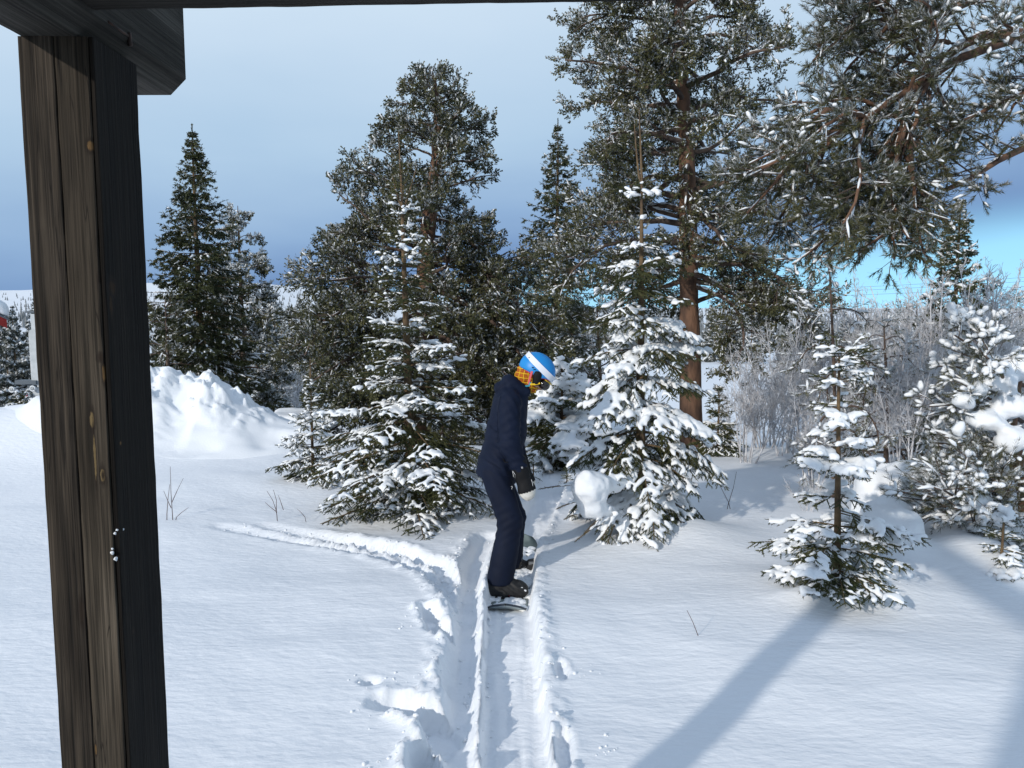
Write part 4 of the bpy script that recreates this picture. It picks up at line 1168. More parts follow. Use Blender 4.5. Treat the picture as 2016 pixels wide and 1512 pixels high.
def on_front(px, py):
    d_ = ray(px, py); k = YF / d_[1]
    return np.array([0, 0, CAM_H]) + d_ * k
def on_right(px, py):
    d_ = ray(px, py); k = X1 / d_[0]
    return np.array([0, 0, CAM_H]) + d_ * k
K_DARK = (0.022, 0.015, 0.010); K_RES = (0.12, 0.072, 0.030); K_PALE = (0.16, 0.115, 0.055)
KN_F = [(on_front(px_, py_), (rx, 0, rz), c_) for (px_, py_, rx, rz, c_) in [(177, 287, 0.007, 0.010, K_RES), (204, 548, 0.008, 0.010, K_RES), (198, 704, 0.006, 0.007, K_DARK), (203, 735, 0.003, 0.017, K_RES),
        (180, 826, 0.0045, 0.017, K_PALE), (186, 900, 0.0022, 0.048, K_PALE), (201, 936, 0.0045, 0.014, K_PALE), (202, 936, 0.002, 0.006, K_DARK), (161, 1205, 0.006, 0.021, K_DARK), (188, 1475, 0.002, 0.012, K_RES)]]
KN_R = [(on_right(px_, py_), (0, ry, rz), c_) for (px_, py_, ry, rz, c_) in [(221, 566, 0.012, 0.014, (0.03, 0.018, 0.009)), (219, 600, 0.006, 0.02, (0.03, 0.018, 0.009)), (237, 872, 0.004, 0.004, K_RES), (263, 1243, 0.004, 0.004, K_DARK)]]
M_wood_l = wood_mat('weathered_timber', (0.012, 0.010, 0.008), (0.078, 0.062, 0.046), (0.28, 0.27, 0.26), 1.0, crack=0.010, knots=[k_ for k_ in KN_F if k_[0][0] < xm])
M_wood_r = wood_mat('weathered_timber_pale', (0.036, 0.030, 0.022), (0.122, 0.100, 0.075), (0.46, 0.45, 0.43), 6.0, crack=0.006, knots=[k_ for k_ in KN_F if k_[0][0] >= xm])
M_wood_y = wood_mat('weathered_beam', (0.030, 0.027, 0.023), (0.085, 0.078, 0.066), (0.45, 0.44, 0.42), 11.0, axis=1)
M_wood_x = wood_mat('weathered_crossbeam', (0.018, 0.015, 0.012), (0.040, 0.035, 0.029), (0.5, 0.5, 0.5), 15.0, axis=0)
M_knot = mat('wood_knot', (0.016, 0.011, 0.008), 0.85, noise=(160, (0.055, 0.036, 0.02), 4))
M_resin = mat('knot_resin', (0.05, 0.03, 0.014), 0.7, noise=(190, (0.115, 0.075, 0.032), 5))
M_iron = mat('rusty_iron', (0.02, 0.016, 0.014), 0.7, noise=(60, (0.06, 0.03, 0.02), 3))
def timber(name, lo, hi, mt, parent, seed, ax=2, segs=70, bev=0.0013, rough=0.0006, chamfer=None):
    """a sawn timber with worn arrises: an octagonal-ish section swept along one axis with a slightly wandering surface"""
    rg = np.random.default_rng(seed)
    lo = np.array(lo, float); hi = np.array(hi, float)
    o = [i for i in range(3) if i != ax]
    a0, a1 = lo[o[0]], hi[o[0]]; b0, b1 = lo[o[1]], hi[o[1]]
    sec = [(a0 + bev, b0), (a1 - bev, b0), (a1, b0 + bev), (a1, b1 - bev), (a1 - bev, b1), (a0 + bev, b1), (a0, b1 - bev), (a0, b0 + bev)]
    if chamfer:
        sec[1] = (a1 - chamfer, b0); sec[2] = (a1, b0 + chamfer)
    k = len(sec); s = np.linspace(lo[ax], hi[ax], segs)
    V = np.zeros((segs, k, 3))
    V[:, :, ax] = s[:, None]
    ja = rough * fbm(np.repeat(s[:, None] * 22, k, 1), np.arange(k)[None] * 5.3 + 0 * s[:, None], octv=3, seed=seed)
    jb = rough * fbm(np.repeat(s[:, None] * 22, k, 1), np.arange(k)[None] * 5.3 + 40 + 0 * s[:, None], octv=3, seed=seed + 5)
    V[:, :, o[0]] = np.array([c[0] for c in sec])[None] + ja
    V[:, :, o[1]] = np.array([c[1] for c in sec])[None] + jb
    idx = np.arange(segs * k).reshape(segs, k); nx_ = np.roll(idx, -1, 1)
    Q = np.stack([idx[:-1], nx_[:-1], nx_[1:], idx[1:]], -1).reshape(-1, 4)
    T = [(idx[-1][0], idx[-1][i], idx[-1][i + 1]) for i in range(1, k - 1)] + [(idx[0][0], idx[0][i + 1], idx[0][i]) for i in range(1, k - 1)]
    if ax == 1: Q = Q[:, ::-1]; T = [t_[::-1] for t_ in T]
    mbx = MB(); mbx.add(V, T, Q)
    ob = mbx.build(name, mt, parent, smooth=False)
    return ob
shelter = thing('timber_shelter', (-0.686, 1.27, gz(-0.686, 1.27)), 'dark weathered timber post with heavy roof beams', 'shelter')
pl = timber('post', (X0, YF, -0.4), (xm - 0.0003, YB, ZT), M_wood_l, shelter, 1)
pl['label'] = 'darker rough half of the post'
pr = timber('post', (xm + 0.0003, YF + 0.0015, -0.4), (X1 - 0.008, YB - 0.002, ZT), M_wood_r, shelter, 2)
M_post_shade = wood_mat('shade_dark_timber', (0.0045, 0.0035, 0.0028), (0.016, 0.0125, 0.009), (0.5, 0.5, 0.5), 26.0, crack=0.008, knots=KN_R)  # near-black colour paints in the shade on the post's right face
sb_ = timber('shaded_side', (X1 - 0.0075, YF + 0.0045, -0.4), (X1, YB, ZT), M_post_shade, shelter, 8)  # thin facing added to carry the painted shade
sb_['label'] = 'right side of the post with its shade painted near-black'
timber('roof_beam', (X0 - 0.004, -0.85, ZT), (X1 + 0.006, 1.525, ZT + 0.20), M_wood_y, shelter, 3, ax=1, chamfer=0.03, bev=0.01)
zc0 = at(320, 18, 1.2)[2]; zc1 = at(1200, 3, 1.2)[2]
cb = timber('crossbeam', (X1 + 0.008, 1.14, 0), (0.24, 1.20, 0.16), M_wood_x, shelter, 4, ax=0)
sl = (zc1 - zc0) / (at(1200, 3, 1.2)[0] - at(320, 18, 1.2)[0])
me = cb.data
for v in me.vertices:
    v.co.z += zc0 + sl * (v.co.x - at(320, 18, 1.2)[0])
timber('post', (X0, -0.85, -0.4), (X1, -0.72, ZT), M_wood_l, shelter, 5)
# back wall of upright boards behind the photographer
for i in range(15):
    x0 = -1.08 + i * 0.19
    timber('wall_board', (x0, -0.70, -0.3), (x0 + 0.186, -0.67, 3.2), M_wood_l, shelter, 30 + i, segs=10)
# knots, resin streaks, a few bolts
def lens_part(name, c, rx, rz, th, mt, parent, normal='y', rough=0.15, seed=0, rot=0.0):
    rg = np.random.default_rng(seed)
    V0, F0 = ico(2)
    V = V0 * (1 + rough * rg.normal(size=(len(V0), 1)) * 0.5)
    cr_, sr_ = math.cos(rot), math.sin(rot)
    W = np.stack([V[:, 0] * rx, V[:, 1] * th, V[:, 2] * rz], -1)
    W = np.stack([W[:, 0] * cr_ - W[:, 2] * sr_, W[:, 1], W[:, 0] * sr_ + W[:, 2] * cr_], -1)
    if normal == 'x': W = W[:, [1, 0, 2]]
    mbx = MB(); mbx.add(np.asarray(c) + W, F0)
    return mbx.build(name, mt, parent)
for i, (px_, py_, r_) in enumerate([(227, 1050, 0.0035), (231, 1043, 0.003), (222, 1088, 0.005), (228, 1100, 0.005), (243, 1042, 0.003), (222, 1080, 0.003)]):
    c = on_front(px_, py_) if px_ < 235 else on_right(px_, py_)
    c = c + np.array([0, -0.001, 0])
    lens_part('snow_fleck', c, r_ * 0.6, r_ * 0.6, r_ * 0.5, M_snow, shelter, seed=70 + i, rough=0.5)
bolt = MB()
b0 = on_right(218, 52) + np.array([0.006, 0, 0]); 
tubes(bolt, np.array([b0 + np.array([0, -0.02, 0]), b0 + np.array([0.0, 0.05, 0.0])]), np.array([0.0022, 0.0022]), 6)
tubes(bolt, np.array([b0 + np.array([0.0, 0.045, 0.006]), b0 + np.array([0.0, 0.048, -0.014])]), np.array([0.004, 0.004]), 6)
tag(bolt.build('bolt', M_iron, shelter), kind='stuff')

# ------------------------------------------------------------------ heap of cleared snow
hc = at(425, 880, 9.7)
ang = np.linspace(0, 2 * math.pi, 150)[:-1]; rr0 = np.linspace(0, 1, 64)
A_, Rr = np.meshgrid(ang, rr0, indexing='ij')
hx = hc[0] + 0.02 + np.cos(A_) * Rr * np.where(np.cos(A_) > 0, 1.7, 2.7); hy = 9.6 + np.sin(A_) * Rr * 1.25
prof_h = np.interp(Rr, [0, 0.14, 0.32, 0.55, 0.75, 0.9, 1.0], [1.0, 0.93, 0.66, 0.36, 0.15, 0.035, -0.06])
lump = 0.10 * np.clip(fbm(hx * 1.3, hy * 1.5, octv=3, seed=66, gain=0.45), -0.7, 1) + 0.12 * np.clip(fbm(hx * 4.5, hy * 4.5, octv=4, seed=62, gain=0.6), 0, 1.2) * sstep(0.75, 0.2, Rr) + 0.085 * np.clip(fbm(hx * 8, hy * 8, octv=3, seed=63), 0, 1) * sstep(0.1, -0.5, np.cos(A_)) * sstep(0.98, 0.7, Rr)
peak = 0.64 * prof_h * np.where(np.cos(A_) > 0, 1.0, 0.72 + 0.28 * (1 - sstep(0.0, 0.4, Rr))) + lump * sstep(1.0, 0.75, Rr)
hz = ground_z(hx, hy, False) + peak
hi_ = np.arange(hx.size).reshape(hx.shape)
mbh = MB()
Qh = np.stack([hi_[:, :-1], np.roll(hi_, -1, 0)[:, :-1], np.roll(hi_, -1, 0)[:, 1:], hi_[:, 1:]], -1).reshape(-1, 4)
mbh.add(np.stack([hx, hy, hz], -1), None, Qh[:, ::-1])
heap = mbh.build('snow_heap', M_snow)
bm = bmesh.new(); bm.from_mesh(heap.data); bmesh.ops.remove_doubles(bm, verts=bm.verts, dist=1e-5); bm.to_mesh(heap.data); bm.free()
for p_ in heap.data.polygons: p_.use_smooth = True
tag(heap, 'lumpy heap of cleared snow below the tall dark spruce', 'snow heap')
# snow-capped boulder on the right
bc = at(1765, 1000, 6.0); bc[2] = gz(bc[0], bc[1])
def f_b(X, Y, Z):
    a = cone(X, Y, Z, bc + np.array([-0.12, 0, 0.10]), bc + np.array([0.16, 0.05, 0.14]), 0.23, 0.20)
    b = cone(X, Y, Z, bc + np.array([0.02, 0, 0.28]), bc + np.array([0.12, 0.05, 0.26]), 0.13, 0.13)
    c = cone(X, Y, Z, bc + np.array([0.30, -0.1, 0.0]), bc + np.array([0.36, 0.1, 0.0]), 0.22, 0.2)
    return smin(smin(a, b, 0.12), c, 0.1) + 0.035 * fbm(X * 4, Y * 4, Z * 4, octv=3, seed=91)
bo = sdf_obj('boulder', f_b, bc - np.array([0.6, 0.6, 0.4]), bc + np.array([0.8, 0.6, 0.65]), 0.022, M_snow)
tag(bo, 'boulder buried under a rounded white cap of snow', 'boulder')
# drift with a broken edge by the sapling
dc = at(1790, 1120, 5.0); dc[2] = gz(dc[0], dc[1])
def f_d(X, Y, Z):
    a = cone(X, Y, Z, dc + np.array([-0.06, 0.10, -0.02]), dc + np.array([0.02, 0.35, 0.02]), 0.16, 0.18)
    b = cone(X, Y, Z, dc + np.array([-0.02, 0.02, 0.02]), dc + np.array([0.02, 0.06, 0.10]), 0.10, 0.07)
    c = cone(X, Y, Z, dc + np.array([-0.30, 0.18, -0.10]), dc + np.array([-0.1, 0.2, -0.05]), 0.17, 0.17)
    return smin(smin(a, b, 0.08), c, 0.1) + 0.02 * fbm(X * 7, Y * 7, Z * 7, octv=4, seed=92)
dr = sdf_obj('snow_drift', f_d, dc - np.array([0.6, 0.4, 0.4]), dc + np.array([0.45, 0.7, 0.35]), 0.016, M_snow)
tag(dr, 'small wind drift with a crumbling edge beside the sapling', 'snow drift')
# big round clump caught on the loaded spruce
sp2 = [o for o in bpy.data.objects if o.get('label', '').startswith('young spruce heavily')][0]
cc = at(1162, 972, 5.35)
def f_c(X, Y, Z):
    x, y, z = (X - cc[0]), (Y - cc[1]), (Z - cc[2])
    a = cone(X, Y, Z, cc + np.array([-0.008, 0, 0.045]), cc + np.array([0.012, 0.01, -0.065]), 0.132, 0.095)
    b = cone(X, Y, Z, cc + np.array([0.06, 0.03, 0.05]), cc + np.array([0.26, 0.24, 0.03]), 0.085, 0.055)
    c = cone(X, Y, Z, cc + np.array([0.03, 0.02, -0.10]), cc + np.array([0.16, 0.12, -0.17]), 0.06, 0.045)
    return smin(smin(a, b, 0.07), c, 0.05) + 0.020 * fbm(X * 8, Y * 8, Z * 8, octv=4, seed=96)
sdf_obj('snow_clump', f_c, cc - 0.27, cc + np.array([0.38, 0.36, 0.27]), 0.012, M_snow, sp2)
# the two low boughs that poke out to the left below it
rg = np.random.default_rng(97)
for (pa, pb_) in [((1150, 955), (1062, 963)), ((1150, 985), (1096, 1002)), ((1150, 1010), (1112, 1022)), ((1205, 1000), (1150, 1050)), ((1215, 1010), (1185, 1062)), ((1200, 1020), (1132, 1066))]:
    m_ = MB(); a = at(pa[0], pa[1], 5.4); b = at(pb_[0], pb_[1], 5.25)
    s_ = np.linspace(0, 1, 6)[:, None]; L_ = a * (1 - s_) + b * s_ + np.array([0, 0, 0.01]) * np.sin(s_ * 3.1)
    tubes(m_, L_, np.linspace(0.006, 0.003, 6), 5, 1)
    blades(m_, L_[:-1], L_[1:], 42, 0.020, 0.003, rg, (0.5, 0.95), 0)
    bo_ = m_.build('bough', [M_spruce, M_bark], sp2, smooth=False)
    k_ = MB(); pads(k_, L_[:3], L_[1:4], np.array([0.022, 0.02, 0.012]), rg, k=8)
    sn = tag(k_.build('snow', M_snow, bo_), kind='stuff'); melt(sn, 0.008)

# ------------------------------------------------------------------ woodshed with a deep snow roof
ws = at(588, 868, 12.0); ws[2] = gz0(ws[0], ws[1])
shed = thing('woodshed', ws, 'low wooden shed half buried under a thick slab of snow', 'shed')
M_board = wood_mat('shed_board', (0.05, 0.036, 0.025), (0.11, 0.08, 0.055), (0.5, 0.5, 0.5), 20.0)
za, zb_ = at(588, 880, 12)[2] - 0.2, at(588, 848, 12)[2]
xa, xb = at(535, 850, 12)[0], at(640, 850, 12)[0]
for i in range(9):
    x0 = xa + (xb - xa) * i / 9
    timber('board', (x0, 12.05, za), (x0 + (xb - xa) / 9 - 0.006, 12.08, zb_), M_board, shed, 90 + i, segs=6)
for px_ in (545, 606, 638):
    x0 = at(px_, 850, 12)[0]
    timber('post', (x0 - 0.035, 11.96, za), (x0 + 0.035, 12.03, zb_), M_wood_r, shed, 110 + int(px_), segs=6)
rb = MB(); boxm(rb, (xa - 0.12, 11.86, zb_ + 0.002), (xb + 0.12, 12.9, zb_ + 0.03)); rb.build('roof', M_board, shed, smooth=False)
zt = at(588, 812, 12.4)[2]
def f_s(X, Y, Z):
    dx = np.maximum(np.maximum(xa - 0.06 - X, X - xb - 0.06), 0); dy = np.maximum(np.maximum(11.98 - Y, Y - 12.8), 0)
    zc_ = (zb_ + 0.03 + zt) / 2; hz_ = (zt - zb_ - 0.03) / 2 - 0.09
    dz_ = np.maximum(np.abs(Z - zc_) - hz_, 0)
    return np.sqrt(dx * dx + dy * dy + dz_ * dz_) - 0.10 + 0.02 * fbm(X * 4, Y * 4, Z * 4, octv=3, seed=99)
tag(sdf_obj('snow', f_s, (xa - 0.3, 11.7, zb_ - 0.1), (xb + 0.3, 13.1, zt + 0.15), 0.03, M_snow, shed), kind='stuff')

# ------------------------------------------------------------------ lamp mast and red cabin at the left
M_galv = mat('galvanised_steel', (0.42, 0.45, 0.46), 0.55, noise=(6, (0.55, 0.57, 0.58), 3))
M_dsteel = mat('dark_steel', (0.10, 0.12, 0.14), 0.5)
M_lens = mat('lamp_glass', (0.30, 0.32, 0.33), 0.15, spec=0.6)
M_red = mat('red_lens', (0.45, 0.02, 0.02), 0.2, spec=0.6)
M_white = mat('white_enamel', (0.75, 0.77, 0.78), 0.4)
d = 13.0
mb0 = at(74, 860, d); mz = gz0(mb0[0], mb0[1])
mast = thing('lamp_mast', (mb0[0], mb0[1], mz), 'galvanised steel mast with a cluster of round lamps', 'mast')
def sq(px0, px1, py0, py1, dy0, dy1, name, mt, parent):
    a = at(px0, py1, d); b = at(px1, py0, d); pm = (py0 + py1) / 2; a[0] = at(px0, pm, d)[0]; b[0] = at(px1, pm, d)[0]
    m_ = MB(); boxm(m_, (a[0], d + dy0, a[2]), (b[0], d + dy1, b[2])); o_ = m_.build(name, mt, parent, smooth=False)
    bv = o_.modifiers.new('bevel', 'BEVEL'); bv.width = 0.006; bv.segments = 2
    return o_
sq(68, 84, 650, 880, -0.06, 0.06, 'pole', M_galv, mast)
sq(62, 72, 655, 748, -0.05, 0.05, 'conduit', M_galv, mast)
sq(64, 76, 618, 655, -0.05, 0.05, 'pole_head', M_galv, mast)
sq(36, 78, 748, 756, -0.10, 0.10, 'arm', M_dsteel, mast)
sq(58, 78, 757, 764, -0.06, 0.06, 'bracket', M_dsteel, mast)
sq(66, 82, 778, 786, -0.08, 0.08, 'clamp', M_dsteel, mast)
arm = sq(50, 70, 612, 616, -0.02, 0.02, 'aerial', M_dsteel, mast)
for (px_, py_, mt) in [(23, 767, M_lens), (37, 778, M_lens), (52, 777, M_red), (64, 765, M_lens), (62, 789, M_lens)]:
    c = at(px_, py_, d - 0.12)
    ring = MB(); a_ = np.linspace(0, 2 * math.pi, 25)
    circ = np.stack([c[0] + 0.042 * np.cos(a_), c[1] + 0 * a_, c[2] + 0.042 * np.sin(a_)], -1)
    tubes(ring, circ, np.full(25, 0.011), 8)
    tubes(ring, np.array([c + np.array([0, 0.005, 0]), c + np.array([0, 0.10, 0])]), np.array([0.045, 0.03]), 16)
    lp = ring.build('lamp', M_white, mast)
    ln = MB(); tubes(ln, np.array([c + np.array([0, -0.004, 0]), c + np.array([0, 0.004, 0])]), np.array([0.034, 0.034]), 16); ln.build('lens', mt, lp)
    st = MB(); st_a = at(60, 755, d - 0.05); tubes(st, np.array([c + np.array([0, 0.08, 0]), st_a]), np.array([0.008, 0.008]), 5); st.build('lamp_arm', M_dsteel, mast)

M_redp = mat('red_painted_board', (0.26, 0.022, 0.018), 0.6, noise=(9, (0.20, 0.016, 0.014), 3, (4, 4, 0.4)))
d = 14.0
ce = at(13, 628, d)                                   # lower end of the verge board
cab = thing('red_cabin', (ce[0], d, gz0(ce[0] - 0.5, d)), 'red painted cabin with thick snow on its roof', 'cabin')
xw = ce[0] - 0.42; zw = at(6, 652, d)[2]; zg = gz0(xw, d) - 0.3
for i in range(16):
    boxb = MB(); boxm(boxb, (xw - (i + 1) * 0.20 + 0.004, d + 0.30, zg), (xw - i * 0.20, d + 0.33, zw + 0.0 + 0.115 * i)); boxb.build('board', M_redp, cab, smooth=False)
for i in range(14):
    boxb = MB(); boxm(boxb, (xw + 0.002, d + 0.35 + i * 0.2, zg), (xw + 0.03, d + 0.35 + i * 0.2 + 0.195, zw)); boxb.build('board', M_redp, cab, smooth=False)
# roof falling towards the right, verge and snow on it
def slab(name, mt, x_hi, z_hi, x_lo, z_lo, y0, y1, t0, t1, parent):
    m_ = MB()
    v = [(x_lo, y0, z_lo + t0), (x_hi, y0, z_hi + t0), (x_hi, y1, z_hi + t0), (x_lo, y1, z_lo + t0), (x_lo, y0, z_lo + t1), (x_hi, y0, z_hi + t1), (x_hi, y1, z_hi + t1), (x_lo, y1, z_lo + t1)]
    m_.add(v, None, [(0, 3, 2, 1), (4, 5, 6, 7), (0, 1, 5, 4), (1, 2, 6, 5), (2, 3, 7, 6), (3, 0, 4, 7)]) 
    o_ = m_.build(name, mt, parent, smooth=False)
    return o_
slope = 0.58
xl_ = ce[0] - 3.2
slab('verge_board', M_redp, xl_, ce[2] + slope * 3.2, ce[0], ce[2], d - 0.02, d + 0.01, -0.17, -0.01, cab)
slab('roof', M_dsteel, xl_, ce[2] + slope * 3.2, ce[0] + 0.03, ce[2] - 0.02, d - 0.03, d + 3.4, 0.0, 0.03, cab)
so = slab('snow', M_snow, xl_, ce[2] + slope * 3.2, ce[0] + 0.05, ce[2] - 0.03, d - 0.06, d + 3.4, 0.035, 0.30, cab)
bv = so.modifiers.new('bevel', 'BEVEL'); bv.width = 0.12; bv.segments = 4
for p_ in so.data.polygons: p_.use_smooth = True
tag(so, kind='stuff')
cab.rotation_euler = (0, 0, R(37))
p = stand(48, 905, 11.6)
spruce('spruce_tree', p, at(50, 778, 11.6)[2] - p[2], 59, 'rounded snow-plastered spruce at the foot of the lamp mast', prof=lerpf([(0, 0.45), (0.4, 0.4), (0.8, 0.25), (1, 0.05)]),
       whorl=0.14, per=7, z0=0.08, snow=0.8, snow_r=0.026, needle=0.03, width=0.010, nper=10, gap1=0.07, gap2=0.08, boughs=False, vox=None, frost=0.2)

# ------------------------------------------------------------------ dry twigs sticking out of the snow
def twig(paths, label, r=0.0022):
    b = gpx(*paths[0][0]); d_ = b[1]
    root = None
    m_ = MB()
    zb0 = gz(b[0], b[1])
    for pth in paths:
        pts = np.array([at(px_, py_, d_) for px_, py_ in pth])
        pts[:, 1] += np.linspace(0, 0.03, len(pts))
        t = np.linspace(0, 1, 9); s = np.linspace(0, 1, len(pts))
        q = np.stack([np.interp(t, s, pts[:, i]) for i in range(3)], -1)
        if pth is paths[0] or pth[0][1] >= paths[0][0][1] - 6: q[0, 2] -= 0.05
        tubes(m_, q, r * np.linspace(1.2, 0.55, 9), 6)
    o_ = m_.build('twig', M_twig)
    return tag(o_, label, 'twig', kind=None)
twig([[(340, 1020), (335, 970), (332, 920)], [(338, 990), (348, 965), (358, 943)], [(337, 1000), (328, 985), (319, 968)], [(344, 1021), (356, 1010), (368, 1001)], [(328, 1021), (329, 985), (331, 955)]], 'dry forked twig standing in snow beside the timber post', 0.0026)
twig([[(546, 1021), (543, 1005), (535, 985), (523, 968)], [(545, 1008), (532, 1000), (520, 991)], [(544, 1010), (543, 985), (536, 966)], [(558, 1004), (552, 990), (546, 977)]], 'dry forked twig standing in snow left of the young spruce', 0.0026)
twig([[(1381, 1268), (1374, 1250), (1366, 1228), (1355, 1206)]], 'single thin red-brown twig leaning out of smooth snow', 0.0022)
twig([[(603, 1021), (592, 1010), (582, 1003)]], 'short dry twig lying low beside the young spruce boughs', 0.002)
twig([[(940, 976), (937, 960), (943, 950)], [(940, 968), (946, 958), (953, 952)], [(914, 976), (918, 962), (921, 948)]], 'small dry twig beyond the back of the person', 0.002)
twig([[(1430, 1005), (1445, 960), (1452, 930)], [(1440, 1000), (1420, 960), (1412, 940)]], 'bare twig rising behind the loaded spruce', 0.0025)

# ------------------------------------------------------------------ power line far behind
M_cable = mat('cable', (0.10, 0.11, 0.13), 0.6); M_pole = mat('pole_wood', (0.12, 0.10, 0.09), 0.8)
d = 95.0
pp = [at(1012, 588, d), at(2600, 470, d * 0.8)]
pole = thing('power_pole', (at(1012, 600, d)[0], d, gz0(at(1012, 600, d)[0], d)), 'distant wooden power pole with flat crossarm', 'pole')
top = at(1012, 571, d)
m_ = MB(); tubes(m_, np.array([(at(1020, 600, d)[0], d, pole.location.z - 0.2), (at(1020, 600, d)[0], d, top[2])]), np.array([0.14, 0.10]), 8); m_.build('mast', M_pole, pole)
m_ = MB(); boxm(m_, (at(1001, 571, d)[0], d - 0.06, top[2] - 0.08), (at(1022, 571, d)[0], d + 0.06, top[2] + 0.06)); m_.build('crossarm', M_pole, pole, smooth=False)
for i, (a_, b_) in enumerate([((1006, 572), (2016, 527)), ((1012, 575), (2016, 535)), ((1020, 582), (2016, 545))]):
    A0_ = at(*a_, d); B0_ = at(*b_, 80); B0_ = A0_ + (B0_ - A0_) * 1.35
    s_ = np.linspace(0, 1, 40)[:, None]
    L_ = A0_ * (1 - s_) + B0_ * s_; L_[:, 2] -= 1.3 * (4 * s_ * (1 - s_))[:, 0]
    m_ = MB(); tubes(m_, L_, np.full(40, 0.013), 4)
    tag(m_.build('power_cable', M_cable), ['topmost thin power cable above the birch thicket', 'middle thin power cable above the birch thicket', 'lowest thin power cable above the birch thicket'][i], 'cable', 'power cables')

# ------------------------------------------------------------------ the snowboarder
def fab(name, c, c2, sc=240, bs=0.25):
    return mat(name, c, 0.75, noise=(7, c2, 3), bump=(sc, bs, 0.002, 3), spec=0.2)
M_navy = fab('navy_shell', (0.0028, 0.0066, 0.0205), (0.0044, 0.0094, 0.027))
M_navy2 = fab('navy_trousers', (0.0024, 0.0056, 0.0175), (0.0038, 0.0080, 0.023))
M_black = mat('black_fabric', (0.006, 0.006, 0.007), 0.7, bump=(200, 0.3, 0.002), spec=0.25)
M_cuffw = mat('pale_leather', (0.55, 0.52, 0.46), 0.6, noise=(30, (0.68, 0.65, 0.6), 3))
M_blue = mat('blue_helmet', (0.012, 0.235, 0.60), 0.42, spec=0.4)
M_strapw = mat('white_strap', (0.72, 0.74, 0.80), 0.7, bump=(300, 0.2, 0.001))
M_pink = mat('pink_padding', (0.55, 0.03, 0.09), 0.7)
M_coral = mat('coral_strap', (0.70, 0.12, 0.13), 0.7)
M_teal = mat('teal_strap', (0.05, 0.30, 0.40), 0.7)
M_yel = mat('yellow_strap', (0.75, 0.48, 0.02), 0.7)
M_orange = mat('brown_orange_gaiter', (0.33, 0.075, 0.008), 0.8, noise=(60, (0.42, 0.12, 0.01), 3))
M_skin = mat('skin', (0.52, 0.30, 0.22), 0.55)
M_visor = mat('goggle_lens', (0.015, 0.012, 0.012), 0.12, spec=0.6)
M_mark = mat('white_print', (0.75, 0.75, 0.75), 0.6)
M_rubber = mat('boot_rubber', (0.010, 0.010, 0.011), 0.55, noise=(40, (0.02, 0.02, 0.02), 3), spec=0.35)
M_redm = mat('red_trim', (0.5, 0.02, 0.03), 0.5)
M_grey = mat('grey_binding', (0.16, 0.17, 0.18), 0.5)

YC = 5.08
def q(px, py, y): return at(px, py, y)
person = thing('person', (0.02, YC, -0.1), 'person in navy jacket and trousers, blue helmet, looking down at a snowboard', 'person')
# joints
hipN, kneeN, ankN = q(976, 934, 4.98), q(1005, 1026, 4.91), q(986, 1140, 4.85)
hipF, kneeF, ankF = q(978, 934, 5.20), q(1012, 1018, 5.27), q(1005, 1108, 5.36)
shN, elN, wrN = q(1003, 793, 4.92), q(1004, 876, 4.885), q(1021, 915, 4.885)
shF, elF, wrF = q(1006, 796, 5.26), q(1012, 870, 5.31), q(1024, 905, 5.30)
chest, belly, pelv = q(1003, 806, YC), q(995, 866, YC), q(980, 922, YC)
neck0, neck1 = q(1012, 772, YC), q(1034, 745, YC)
headc = q(1052, 735, YC)
# body: one continuous figure (mostly hidden by the clothes)
def f_body(X, Y, Z):
    f = cone(X, Y, Z, chest, belly, 0.095, 0.10, 0.72)
    f = smin(f, cone(X, Y, Z, belly, pelv, 0.10, 0.10, 0.72), 0.04)
    for h_, k_, a_ in ((hipN, kneeN, ankN), (hipF, kneeF, ankF)):
        f = smin(f, cone(X, Y, Z, h_, k_, 0.075, 0.052), 0.03); f = smin(f, cone(X, Y, Z, k_, a_, 0.05, 0.035), 0.02)
        f = smin(f, cone(X, Y, Z, a_, a_ + np.array([0.11, 0, -0.07]), 0.035, 0.025), 0.02)
    for s_, e_, w_ in ((shN, elN, wrN), (shF, elF, wrF)):
        f = smin(f, cone(X, Y, Z, s_, e_, 0.045, 0.036), 0.04); f = smin(f, cone(X, Y, Z, e_, w_, 0.035, 0.026), 0.02)
        f = smin(f, cone(X, Y, Z, w_, w_ + np.array([0.03, 0, -0.10]), 0.028, 0.022), 0.02)
    f = smin(f, cone(X, Y, Z, neck0, neck1, 0.055, 0.05), 0.03)
    f = smin(f, cone(X, Y, Z, headc + HU * 0.025, headc - HU * 0.035 + HF * 0.03, 0.078, 0.055), 0.02)
    f = smin(f, cone(X, Y, Z, headc + HF * 0.085 - HU * 0.02, headc + HF * 0.100 - HU * 0.045, 0.010, 0.015), 0.015)       # nose
    f = smin(f, cone(X, Y, Z, headc + HF * 0.072 - HU * 0.085, headc + HF * 0.07 - HU * 0.09, 0.022, 0.02), 0.02)       # chin
    return f
HP = R(41)
HF = np.array([math.cos(HP), 0.0, -math.sin(HP)]); HU = np.array([math.sin(HP), 0.0, math.cos(HP)]); HR = np.array([0, -1.0, 0])   # forward, up, towards the camera
body = sdf_obj('body', f_body, (-0.35, 4.65, -0.2), (0.45, 5.55, 1.52), 0.013, M_skin, person)
